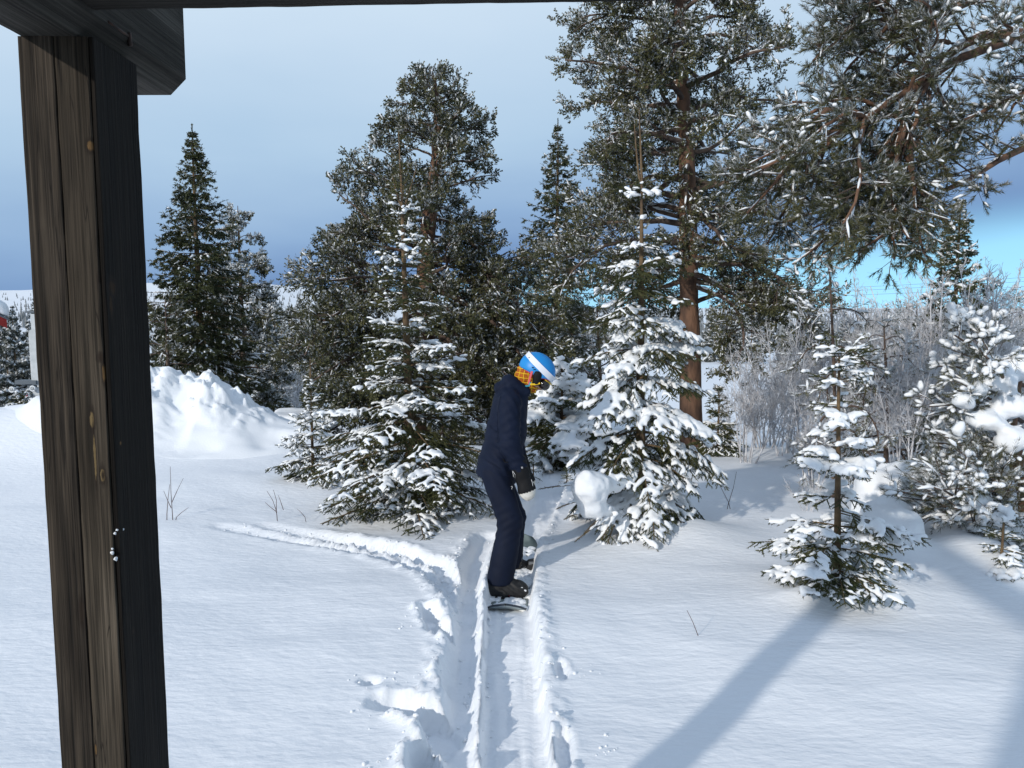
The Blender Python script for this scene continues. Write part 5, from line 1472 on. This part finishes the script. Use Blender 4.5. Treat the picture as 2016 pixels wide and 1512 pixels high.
# jacket
hemA, hemB = q(940, 931, YC), q(1018, 949, YC)
hn = unit(np.array([-(hemB - hemA)[2], 0, (hemB - hemA)[0]]))       # points up
def crease(X, Y, Z, c, r, ax, freq, amp, tilt):
    w = np.exp(-(((X - c[0]) ** 2 + (Y - c[1]) ** 2 + (Z - c[2]) ** 2) / (r * r)))
    ph = (Z + tilt * X + 0.4 * (Y - c[1])) * freq + 1.5 * vnoise(X * 9, Y * 9, Z * 9, seed=7)
    return amp * w * np.sin(ph)
def f_jacket(X, Y, Z):
    f = cone(X, Y, Z, q(1004, 795, YC), q(997, 850, YC), 0.118, 0.130, 0.70)
    f = smin(f, cone(X, Y, Z, q(997, 850, YC), q(982, 915, YC), 0.130, 0.134, 0.72), 0.03)
    f = smin(f, cone(X, Y, Z, q(981, 915, YC), q(974, 952, YC), 0.136, 0.145, 0.74), 0.02)
    f = smin(f, cone(X, Y, Z, shN + np.array([0, 0.06, 0.02]), shF + np.array([0, -0.06, 0.02]), 0.075, 0.075), 0.05)
    f = smin(f, cone(X, Y, Z, neck0, q(1026, 760, YC), 0.085, 0.070), 0.05)
    fs = None
    for s_, e_, w_ in ((shN, elN, wrN), (shF, elF, wrF)):
        a = smin(cone(X, Y, Z, s_, e_, 0.076, 0.066), cone(X, Y, Z, e_, w_ + np.array([0.002, 0, -0.01]), 0.066, 0.054), 0.02)
        f = smin(f, a, 0.022)
    # hood lying on the back and wrapped round the neck
    f = smin(f, cone(X, Y, Z, q(985, 764, YC - 0.05), q(985, 764, YC + 0.05), 0.042, 0.042), 0.02)
    f = smin(f, cone(X, Y, Z, q(1002, 752, YC - 0.06), q(1002, 752, YC + 0.06), 0.050, 0.050), 0.025)
    f = smin(f, cone(X, Y, Z, q(1012, 757, YC - 0.075), q(1036, 772, YC - 0.065), 0.036, 0.026), 0.02)
    f = smin(f, cone(X, Y, Z, q(1012, 757, YC + 0.075), q(1036, 772, YC + 0.065), 0.036, 0.026), 0.02)
    f = f + crease(X, Y, Z, elN, 0.12, 0, 120, 0.0055, 0.5) + crease(X, Y, Z, wrN, 0.09, 0, 130, 0.005, -0.3) + crease(X, Y, Z, (shN + elN) / 2, 0.12, 0, 95, 0.004, -0.7) + crease(X, Y, Z, q(975, 890, YC - 0.1), 0.2, 0, 60, 0.004, 1.3) + crease(X, Y, Z, shN, 0.12, 0, 70, 0.004, 1.6)
    f = f + crease(X, Y, Z, q(990, 768, YC - 0.08), 0.08, 0, 110, 0.004, -0.8)
    f = f + 0.004 * fbm(X * 7, Y * 7, Z * 5, octv=2, seed=17)
    hole = cone(X, Y, Z, q(1028, 758, YC), q(1050, 728, YC), 0.058, 0.07)          # neck opening
    f = smax(f, -hole, 0.012)
    cut = -((X - hemA[0]) * hn[0] + (Z - hemA[2]) * hn[2])
    near_arm = cone(X, Y, Z, elN, wrN + np.array([0, 0, -0.02]), 0.08, 0.08); far_arm = cone(X, Y, Z, elF, wrF + np.array([0, 0, -0.02]), 0.08, 0.08)
    cut = np.where((near_arm < 0) | (far_arm < 0), -1, cut)
    return smax(f, cut, 0.006)
jk = sdf_obj('jacket', f_jacket, (-0.42, 4.72, 0.58), (0.34, 5.48, 1.46), 0.0092, M_navy, person)
jk['label'] = 'dark navy hooded shell jacket'
# seams and a pocket zip laid on the jacket's skin
JV = np.array([v.co[:] for v in jk.data.vertices])
JN = JV[JV[:, 1] < YC]
def on_cloth(Vs, pts, y, lift=0.0015, n=26):
    P_ = np.array([q(px_, py_, y) for px_, py_ in pts]); t_ = np.linspace(0, 1, n); s_ = np.linspace(0, 1, len(P_))
    P_ = np.stack([np.interp(t_, s_, P_[:, i]) for i in range(3)], -1)
    o_ = []
    for p_ in P_:
        k_ = np.argmin((Vs[:, 0] - p_[0]) ** 2 + (Vs[:, 2] - p_[2]) ** 2 + 0.02 * (Vs[:, 1] - 4.7) ** 2)
        o_.append((p_[0], Vs[k_][1] - lift, p_[2]))
    o_ = np.array(o_)
    for _ in range(3): o_[1:-1] = (o_[:-2] + 2 * o_[1:-1] + o_[2:]) / 4
    return o_
for pts in ([(986, 778), (981, 800), (979, 830), (980, 860)], [(1012, 782), (1022, 800), (1026, 830)], [(952, 905), (970, 912), (986, 922)], [(961, 838), (968, 845), (977, 850)]):
    m_ = MB(); P_ = on_cloth(JN, pts, 4.92); tubes(m_, P_, np.full(len(P_), 0.0016), 5); m_.build('seam', M_navy2, jk)
m_ = MB(); P_ = on_cloth(JN, [(990, 902), (994, 908), (1000, 905)], 4.92); tubes(m_, P_, np.full(len(P_), 0.003), 5); m_.build('pocket_zip', M_black, jk)
# trousers
def f_trous(X, Y, Z):
    f = cone(X, Y, Z, q(983, 915, YC), q(981, 945, YC), 0.098, 0.100, 0.78)
    for h_, k_, a_, e in ((hipN, kneeN, ankN, 0), (hipF, kneeF, ankF, 1)):
        a = smin(cone(X, Y, Z, h_, k_, 0.098, 0.079), cone(X, Y, Z, k_, a_ + np.array([-0.003, 0, 0.0]), 0.077, 0.090), 0.03)
        f = smin(f, a, 0.03)
        f = f + crease(X, Y, Z, k_ + np.array([-0.02, 0, -0.03]), 0.12, 0, 105, 0.0055, -0.6) + crease(X, Y, Z, a_ + np.array([0, 0, 0.03]), 0.10, 0, 90, 0.004, 0.4) + crease(X, Y, Z, h_ + np.array([0.05, 0, -0.05]), 0.12, 0, 70, 0.004, 1.2)
    f = f + 0.003 * fbm(X * 8, Y * 8, Z * 5, octv=2, seed=19)
    lowN = ankN[2] - 0.022; lowF = ankF[2] - 0.022
    low = np.where(Y < YC + 0.02, lowN, lowF)
    return smax(f, low - Z, 0.006)
tr = sdf_obj('trousers', f_trous, (-0.34, 4.72, -0.12), (0.26, 5.52, 0.82), 0.0092, M_navy2, person)
# mittens: palm with the fingers together inside, thumb from its side
for side, w_, tip in ((1, wrN, q(1040, 973, 4.875)), (-1, wrF, q(1040, 955, 5.29))):
    ax_ = unit(tip - w_); fr_ = unit(np.cross(ax_, np.array([0, 1.0, 0]))); fr_ = fr_ if fr_[0] > 0 else -fr_
    def f_m(X, Y, Z):
        sy = 1.35
        f = cone(X, Y, Z, w_ - ax_ * 0.02, w_ + ax_ * 0.05, 0.058, 0.050, 1.1)                   # gauntlet cuff
        f = smin(f, cone(X, Y, Z, w_ + ax_ * 0.05, tip - ax_ * 0.025, 0.048, 0.056, sy), 0.02)
        f = smin(f, cone(X, Y, Z, tip - ax_ * 0.03, tip, 0.056, 0.042, sy), 0.015)
        th0 = w_ + ax_ * 0.07 + fr_ * 0.02 + np.array([0, 0.03 * side, 0])
        f = smin(f, cone(X, Y, Z, th0, th0 + ax_ * 0.06 + fr_ * 0.012 + np.array([0, 0.012 * side, 0]), 0.020, 0.017), 0.012)
        return f + 0.0025 * fbm(X * 30, Y * 30, Z * 30, octv=2, seed=23)
    V, Q_ = surface_nets(f_m, np.minimum(w_, tip) - 0.11, np.maximum(w_, tip) + 0.11, 0.006)
    cen = V[Q_].mean(1)
    t_ = (cen - w_) @ ax_ / np.linalg.norm(tip - w_)
    mbm = MB(); n0 = len(V)
    mbm.add(V, None, Q_[t_ < 0.90]); mbm.q.append(Q_[t_ >= 0.90]); mbm.qm.append(np.full(int((t_ >= 0.90).sum()), 1, np.int32))
    mit = mbm.build('mitten', [M_black, M_cuffw], person)
    mit['label'] = 'black mitten with a pale leather tip'
    if side == 1:
        # shield emblem on the back of the cuff and a line of lettering
        c = q(1028, 921, 4.822); ex = np.array([0.0045, 0, 0]); ez_ = np.array([0, 0, 0.0045])
        out = [(-1, 1.1), (0, 1.35), (1, 1.1), (1, -0.2), (0, -1.5), (-1, -0.2), (-1, 1.1)]
        pts = np.array([c + ex * a * 1.0 + ez_ * b for a, b in out])
        m_ = MB(); tubes(m_, pts, np.full(len(pts), 0.0009), 6)
        arc = np.array([c + ex * 0.55 * math.cos(t) + ez_ * 0.55 * math.sin(t) for t in np.linspace(0.6, 5.6, 12)])
        tubes(m_, arc, np.full(12, 0.0008), 6)
        tag(m_.build('emblem', M_mark, mit), kind='stuff')
        pts = np.array([q(px_, py_, 4.826) for px_, py_ in [(1046, 944), (1048, 950), (1049, 957)]]); m_ = MB(); tubes(m_, pts, np.full(3, 0.0013), 6); m_.build('lettering', M_mark, mit)
        pts = np.array([q(px_, py_, 4.83) for px_, py_ in [(1009, 927), (1011, 938), (1014, 942), (1014, 934), (1010, 928)]]); m_ = MB(); tubes(m_, pts, np.full(5, 0.0011), 6); m_.build('wrist_cord', M_mark, mit)
mk = np.array([q(px_, py_, 4.876) for px_, py_ in [(1006, 958), (1008.5, 957), (1009, 959.5), (1007.5, 961), (1007.5, 963.5)]]); m_ = MB(); tubes(m_, mk, np.full(5, 0.0012), 6); m_.build('print_mark', M_mark, tr)
# ---- head gear
def hp(f, u, r): return headc + HF * f + HU * u + HR * r
HC = (0.000, 0.030)                                   # helmet centre forward, up
def helm(az, po, k=1.0):
    """az round the head from the front, po polar angle from the crown"""
    a, b, c = 0.128 * k, 0.103 * k, 0.112 * k         # forward, sideways, up
    f = HC[0] + a * np.sin(po) * np.cos(az); r = b * np.sin(po) * np.sin(az); u = HC[1] + c * np.cos(po)
    return headc + np.asarray(f)[..., None] * HF + np.asarray(u)[..., None] * HU + np.asarray(r)[..., None] * HR
azs = np.linspace(0, 2 * math.pi, 49)
def rim_po(az):
    a = np.abs((az + math.pi) % (2 * math.pi) - math.pi)            # 0 front, pi back
    return np.interp(a, [0, 0.5, 1.0, 1.3, 1.9, 2.3, 2.7, math.pi], [1.50, 1.50, 1.62, 1.86, 1.95, 2.05, 2.12, 2.14])
tt = np.linspace(0.0, 1, 20)
AZ, TT = np.meshgrid(azs, tt, indexing='ij')
PO = np.maximum(TT * rim_po(AZ), 0.02)
def shell(name, k, mt, parent, t0=0.0, thick=0.012):
    V = helm(AZ[:, :], PO, k).reshape(-1, 3)
    n1, n2 = AZ.shape
    idx = np.arange(n1 * n2).reshape(n1, n2)
    Qs = np.stack([idx[:-1, :-1], idx[:-1, 1:], idx[1:, 1:], idx[1:, :-1]], -1).reshape(-1, 4)
    m_ = MB(); m_.add(V, None, Qs)
    o_ = m_.build(name, mt, parent)
    bm = bmesh.new(); bm.from_mesh(o_.data); bmesh.ops.remove_doubles(bm, verts=bm.verts, dist=0.0008); bmesh.ops.recalc_face_normals(bm, faces=bm.faces); bm.to_mesh(o_.data); bm.free()
    for p_ in o_.data.polygons: p_.use_smooth = True
    sm = o_.modifiers.new('thickness', 'SOLIDIFY'); sm.thickness = thick; sm.offset = -1
    return o_
helmet = shell('helmet', 1.0, M_blue, person)
helmet['label'] = 'bright blue snow helmet with white goggle strap'
PO = np.clip(TT * 0.13 + rim_po(AZ) - 0.06, 0, 3)
shell('padding', 0.955, M_pink, helmet, thick=0.010)
def ribbon(name, P, wdir, w, th, mt, parent):
    """a flat strap along P"""
    P = np.asarray(P); T = tangents(P[None])[0]
    W = unit(wdir - (wdir * T).sum(1, keepdims=True) * T); Nn = np.cross(T, W)
    V = np.stack([P - W * w / 2 - Nn * th / 2, P + W * w / 2 - Nn * th / 2, P + W * w / 2 + Nn * th / 2, P - W * w / 2 + Nn * th / 2], 1)
    n_ = len(P); idx = np.arange(n_ * 4).reshape(n_, 4); nx_ = np.roll(idx, -1, 1)
    Qr = np.stack([idx[:-1], nx_[:-1], nx_[1:], idx[1:]], -1).reshape(-1, 4)
    m_ = MB(); m_.add(V, [(0, 2, 1), (0, 3, 2), (idx[-1][0], idx[-1][1], idx[-1][2]), (idx[-1][0], idx[-1][2], idx[-1][3])], Qr)
    return m_.build(name, mt, parent, smooth=False)
# goggle strap lies level round the helmet from the goggles to the back
az_s = np.linspace(0.38, 2 * math.pi - 0.38, 60)
PS = helm(az_s, np.full(60, 1.40) - 0.16 * (1 - np.cos(az_s)) / 2, 1.018)
nrm = unit(PS - (headc + HU * HC[1]))
wd = np.tile(HU[None], (60, 1))
gs = ribbon('goggle_strap', PS, wd, 0.040, 0.004, M_strapw, helmet)
# ventilation slots and print on the side
for k_, (a_, p_) in enumerate([(1.75, 1.62), (1.62, 1.68), (1.88, 1.60), (2.45, 1.30)]):
    c = helm(np.array([a_]), np.array([p_]), 1.004)[0]
    m_ = MB(); tubes(m_, np.array([c - HF * 0.006 - HU * 0.004, c + HF * 0.006 + HU * 0.004]), np.array([0.0035, 0.0035]), 6); m_.build('vent', M_black, helmet)
for k_ in range(5):
    c = helm(np.array([1.35 + 0.07 * k_]), np.array([1.63]), 1.004)[0]
    m_ = MB(); tubes(m_, np.array([c - HU * 0.004, c + HU * 0.005 + HF * 0.002]), np.array([0.0011, 0.0011]), 5); m_.build('print_mark', M_black, helmet)
# ear pad
def f_ear(X, Y, Z):
    f = None
    for sd_ in (1, -1):
        a = hp(0.035, -0.035, 0.078 * sd_); b = hp(0.02, 0.01, 0.084 * sd_)
        e = cone(X, Y, Z, a, b, 0.028, 0.036)
        f = e if f is None else np.minimum(f, e)
    return f
m_ = None
for sd_ in (1, -1):
    a = hp(0.040, -0.030, 0.076 * sd_); b = hp(0.015, 0.012, 0.080 * sd_)
    sdf_obj('ear_pad', lambda X, Y, Z: cone(X, Y, Z, a, b, 0.026, 0.033), np.minimum(a, b) - 0.05, np.maximum(a, b) + 0.05, 0.005, M_black, helmet)
# goggles
def f_gog(X, Y, Z):
    a = hp(0.088, -0.012, 0.05); b = hp(0.088, -0.012, -0.05)
    f = cone(X, Y, Z, a, b, 0.034, 0.034)
    c_ = smin(f, cone(X, Y, Z, hp(0.105, -0.012, 0.03), hp(0.105, -0.012, -0.03), 0.030, 0.030), 0.02)
    return c_
gg = sdf_obj('goggles', f_gog, headc + HF * 0.08 - np.array([0.09, 0.11, 0.09]), headc + HF * 0.10 + np.array([0.09, 0.11, 0.09]), 0.006, M_visor, person)
gr_ = np.array([hp(0.128 * math.cos(t) + 0.006, 0.018, 0.088 * math.sin(t)) for t in np.linspace(-1.0, 1.0, 16)])
ribbon('goggle_rim', gr_, np.tile(HU[None], (16, 1)), 0.006, 0.006, M_yel, gg)
# neck gaiter with a yellow lattice
def f_gait(X, Y, Z):
    f = cone(X, Y, Z, q(1022, 764, YC), hp(-0.035, -0.035, 0), 0.058, 0.072)
    f = smin(f, cone(X, Y, Z, hp(-0.03, -0.03, 0), hp(0.05, -0.082, 0), 0.070, 0.040), 0.02)
    f = smax(f, (X - headc[0]) * HU[0] + (Z - headc[2]) * HU[2] - 0.022 + 0.0 * X, 0.01)
    return f + 0.004 * np.sin(Z * 130 + X * 90 + 2 * vnoise(X * 14, Y * 14, Z * 14, seed=3))
Vg, Qg = surface_nets(f_gait, headc - np.array([0.19, 0.12, 0.19]), headc + np.array([0.13, 0.12, 0.11]), 0.005)
mbg = MB(); mbg.add(Vg, None, Qg); gai = mbg.build('neck_gaiter', M_orange, person)
# lattice lines drawn along the gaiter's skin
near = Vg[Vg[:, 1] < YC - 0.01]
def on_gait(x, z):
    d2 = (near[:, 0] - x) ** 2 + (near[:, 2] - z) ** 2
    k_ = np.argmin(d2)
    return near[k_] if d2[k_] < 0.00012 else None
g0 = q(1012, 765, YC - 0.07); 
for fam in range(2):
    for j in range(-6, 9):
        run = []
        for s_ in np.linspace(-0.14, 0.14, 46):
            a_ = HP + (0.75 if fam == 0 else -0.85)
            x = headc[0] - 0.075 + math.cos(a_) * s_ - math.sin(a_) * j * 0.030 + 0.003 * math.sin(s_ * 90 + j)
            z = headc[2] - 0.055 + math.sin(a_) * s_ + math.cos(a_) * j * 0.030
            p_ = on_gait(x, z)
            if p_ is not None: run.append(p_)
            elif len(run) > 4: break
            else: run = []
        if len(run) > 4:
            P_ = np.array(run); 
            for _ in range(2): P_[1:-1] = (P_[:-2] + 2 * P_[1:-1] + P_[2:]) / 4
            P_[:, 1] -= 0.001
            m_ = MB(); tubes(m_, P_, np.full(len(P_), 0.0028), 6); m_.build('pattern_line', M_yel, gai)
# chin straps
def strap(pts, w, mt):
    P_ = np.array([hp(*p_) for p_ in pts]); t_ = np.linspace(0, 1, 14); s_ = np.linspace(0, 1, len(P_))
    P_ = np.stack([np.interp(t_, s_, P_[:, i]) for i in range(3)], -1)
    ribbon('chin_strap', P_, np.tile(HF[None] + HU[None] * 0.3, (14, 1)), w, 0.004, mt, helmet)
strap([(-0.028, 0.005, 0.101), (-0.012, -0.035, 0.100), (0.012, -0.075, 0.090)], 0.014, M_coral)
strap([(0.012, -0.055, 0.096), (0.020, -0.080, 0.090), (0.005, -0.098, 0.080)], 0.012, M_teal)
strap([(0.062, -0.020, 0.094), (0.045, -0.045, 0.095), (0.018, -0.068, 0.096)], 0.011, M_yel)
# ---- boots
for nm, an, y in (('n', ankN, 4.845), ('f', ankF, 5.36)):
    heel = at(964, 1157, y) if nm == 'n' else at(996, 1124, y)
    toe = heel + np.array([0.20, -0.015 if nm == 'n' else 0.02, -0.012])
    sole = heel[2] - 0.047
    def f_bt(X, Y, Z):
        f = cone(X, Y, Z, heel, toe, 0.053, 0.052, 0.9)
        f = smin(f, cone(X, Y, Z, heel + np.array([0.035, 0, 0.02]), heel + np.array([0.07, 0, 0.16]), 0.05, 0.045), 0.035)
        f = smin(f, cone(X, Y, Z, heel + np.array([0.09, 0, 0.04]), toe + np.array([-0.03, 0, 0.02]), 0.056, 0.046), 0.03)
        f = f + 0.003 * np.sin(Z * 160 + X * 120) * sstep(0, 0.06, X - heel[0] - 0.03)
        return smax(f, sole - Z, 0.008)
    bt = sdf_obj('boot', f_bt, heel - np.array([0.10, 0.09, 0.07]), heel + np.array([0.30, 0.09, 0.26]), 0.0065, M_rubber, person)
    for k_, (dx, dz_, ln) in enumerate([(0.03, -0.018, 0.025), (0.125, -0.030, 0.03)]):
        c = heel + np.array([dx, -0.054, dz_])
        m_ = MB(); tubes(m_, np.array([c, c + np.array([ln, 0.001, -0.004])]), np.array([0.006, 0.004]), 6); m_.build('trim', M_redm, bt)
    rgb = np.random.default_rng(31)
    for k_ in range(4):                                  # laces and snow caught on the boot
        c = heel + np.array([0.06 + 0.025 * k_, -0.05, 0.06 - 0.014 * k_])
        m_ = MB(); tubes(m_, np.array([c, c + np.array([0.028, 0.004, 0.012]), c + np.array([0.04, 0.03, 0.016])]), np.array([0.003, 0.003, 0.002]), 5); m_.build('lace', M_grey, bt)
    for k_ in range(16):
        c = heel + np.array([rgb.uniform(-0.05, 0.23), -0.05 + rgb.uniform(-0.006, 0.01), rgb.uniform(-0.045, 0.03)])
        m_ = MB(); r_ = rgb.uniform(0.003, 0.009); blobs(m_, np.array([c]), np.array([[r_ * 1.8, r_, r_ * 0.8]]), rgb, 2, 0.15); m_.build('snow_fleck', M_snow, bt)
# ---- snowboard
ZB = at(964, 1157, 4.845)[2] - 0.045 - 0.024
board = thing('snowboard', (0.0, 5.25, ZB), 'dark snowboard lying in its groove under the boots', 'snowboard')
bl = np.linspace(-1, 1, 61); cA = np.array([-0.040, 4.52]); cB = np.array([0.085, 5.98])
M_base = mat('board_base', (0.30, 0.36, 0.38), 0.35, noise=(9, (0.42, 0.48, 0.48), 3)); M_top = mat('board_top', (0.10, 0.13, 0.13), 0.4, noise=(6, (0.30, 0.36, 0.34), 2)); M_edge = mat('board_edge', (0.04, 0.05, 0.065), 0.3)
Vb = []
ux = unit(np.r_[cB - cA, 0]); px_v = np.array([ux[1], -ux[0], 0])
for s_ in bl:
    a_ = abs(s_)
    hw_ = 0.118 * (1 + 0.10 * a_ ** 2) * (1 if a_ < 0.82 else math.sqrt(max(0.0, 1 - ((a_ - 0.82) / 0.1801) ** 2.4)))
    zz_ = ZB + 0.078 * max(0, (a_ - 0.80) / 0.20) ** 1.7
    c = np.r_[(cA + cB) / 2 + (cB - cA) / 2 * s_, zz_]
    row = []
    for t_ in (-1, -0.5, 0, 0.5, 1): row.append(c + px_v * hw_ * t_ + np.array([0, 0, 0.014]))
    for t_ in (1, 0.5, 0, -0.5, -1): row.append(c + px_v * hw_ * t_)
    Vb.append(row)
Vb = np.array(Vb); nb_, kb = Vb.shape[:2]
idx = np.arange(nb_ * kb).reshape(nb_, kb); nx_ = np.roll(idx, -1, 1)
Qb = np.stack([idx[:-1], idx[1:], nx_[1:], nx_[:-1]], -1)
m_ = MB(); m_.add(Vb.reshape(-1, 3), None, Qb[:, :4].reshape(-1, 4), 0)
n_before = 0
m_.q.append(Qb[:, 5:9].reshape(-1, 4)); m_.qm.append(np.full(Qb[:, 5:9].size // 4, 1, np.int32))
m_.q.append(Qb[:, [4, 9]].reshape(-1, 4)); m_.qm.append(np.full(Qb[:, [4, 9]].size // 4, 2, np.int32))
deck = m_.build('deck', [M_top, M_base, M_edge], board)
for nm, y in (('n', 4.845), ('f', 5.36)):
    heel = at(964, 1157, y) if nm == 'n' else at(996, 1124, y)
    cx, cz = heel[0] + 0.095, ZB + 0.015
    m_ = MB(); boxm(m_, (cx - 0.125, y - 0.065, cz), (cx + 0.12, y + 0.065, cz + 0.012)); o_ = m_.build('binding_plate', M_rubber, board, smooth=False)
    bv = o_.modifiers.new('bevel', 'BEVEL'); bv.width = 0.006
    hb = np.array([[heel[0] - 0.035 + 0.03 * t_ + 0.0 * w_, y + 0.05 * w_ * (1 - 0.3 * t_), cz + 0.01 + 0.12 * t_] for t_ in np.linspace(0, 1, 8) for w_ in np.linspace(-1, 1, 7)])
    hb[:, 0] += 0.03 * np.abs(np.tile(np.linspace(-1, 1, 7), 8)) ** 2
    ii = np.arange(56).reshape(8, 7); m_ = MB(); m_.add(hb, None, np.stack([ii[:-1, :-1], ii[:-1, 1:], ii[1:, 1:], ii[1:, :-1]], -1).reshape(-1, 4)); o_ = m_.build('highback', M_rubber, board)
    so_ = o_.modifiers.new('thickness', 'SOLIDIFY'); so_.thickness = 0.008
    for k_, (dx, dz_) in enumerate([(0.085, 0.075), (0.165, 0.035)]):
        arc = np.array([[heel[0] + dx + 0.02 * math.sin(t_), y + 0.062 * math.cos(t_), cz + 0.01 + (dz_ + 0.02) * math.sin(t_) ** 0.6 if t_ not in (0,) else cz] for t_ in np.linspace(0.02, math.pi - 0.02, 17)])
        ribbon('binding_strap', arc, np.tile(np.array([[1.0, 0, 0.2]]), (17, 1)), 0.036, 0.009, M_rubber, board)
        c = arc[12]; m_ = MB(); boxm(m_, c - np.array([0.018, 0.012, 0.010]), c + np.array([0.018, 0.006, 0.012])); o_ = m_.build('buckle', M_grey, board, smooth=False)
    lv = np.array([[cx + 0.10, y - 0.05, cz + 0.01], [cx + 0.13, y - 0.05, cz + 0.05], [cx + 0.135, y - 0.045, cz + 0.085]])
    m_ = MB(); tubes(m_, lv, np.array([0.010, 0.010, 0.006]), 7); m_.build('ratchet', M_rubber, board)
# loose snow on the board
rgs = np.random.default_rng(88)
m_ = MB()
for k_ in range(420):
    s_ = rgs.uniform(-0.86, 0.8); w_ = rgs.normal(0, 0.6)
    c = np.r_[(cA + cB) / 2 + (cB - cA) / 2 * s_, ZB + 0.018] + px_v * 0.11 * w_
    r_ = rgs.uniform(0.010, 0.030)
    blobs(m_, np.array([c]), np.array([[r_ * 1.2, r_ * 1.3, r_ * 0.7]]), rgs, 2, 0.12)
sn = tag(m_.build('loose_snow', M_snow, board), kind='stuff'); melt(sn, 0.006, 2)

# ------------------------------------------------------------------ crumbs of snow thrown beside the tracks
rgs = np.random.default_rng(99)
m_ = MB(); C_ = []; S_ = []
def crumb_line(pts, n, off, spread, rmin, rmax):
    pts = np.asarray(pts)[:, :2]
    seg = np.linalg.norm(np.diff(pts, axis=0), axis=1); cum = np.r_[0, np.cumsum(seg)]
    for _ in range(n):
        t_ = rgs.uniform(0, cum[-1]); x = np.interp(t_, cum, pts[:, 0]); y = np.interp(t_, cum, pts[:, 1])
        sd_ = rgs.choice([-1, 1])
        x += sd_ * (off + abs(rgs.normal(0, spread))); y += rgs.normal(0, 0.03)
        if y < 2.5: continue
        r_ = rmin + (rmax - rmin) * rgs.random() ** 3
        C_.append((x, y, gz(x, y) + r_ * 0.25)); S_.append((r_ * rgs.uniform(0.9, 1.4), r_ * rgs.uniform(0.9, 1.4), r_ * 0.8))
crumb_line(TRACK[1:], 200, 0.15, 0.05, 0.003, 0.011)
crumb_line(STEP, 120, 0.09, 0.07, 0.003, 0.013)
for rt in RUTS: crumb_line(rt, 150, 0.06, 0.05, 0.003, 0.012)
for (px_, py_, ra, rb_, an_, dp) in PITS:
    c = gpx(px_, py_); crumb_line([c - np.array([0.05, 0.05, 0]), c + np.array([0.05, 0.05, 0])], 14, max(ra, rb_) * 0.8, 0.05, 0.003, 0.012)
blobs(m_, np.array(C_), np.array(S_), rgs, 1, 0.14)
tag(m_.build('snow_crumbs', M_snow), 'loose crumbs of snow scattered along the tracks', 'snow crumbs', kind='stuff')
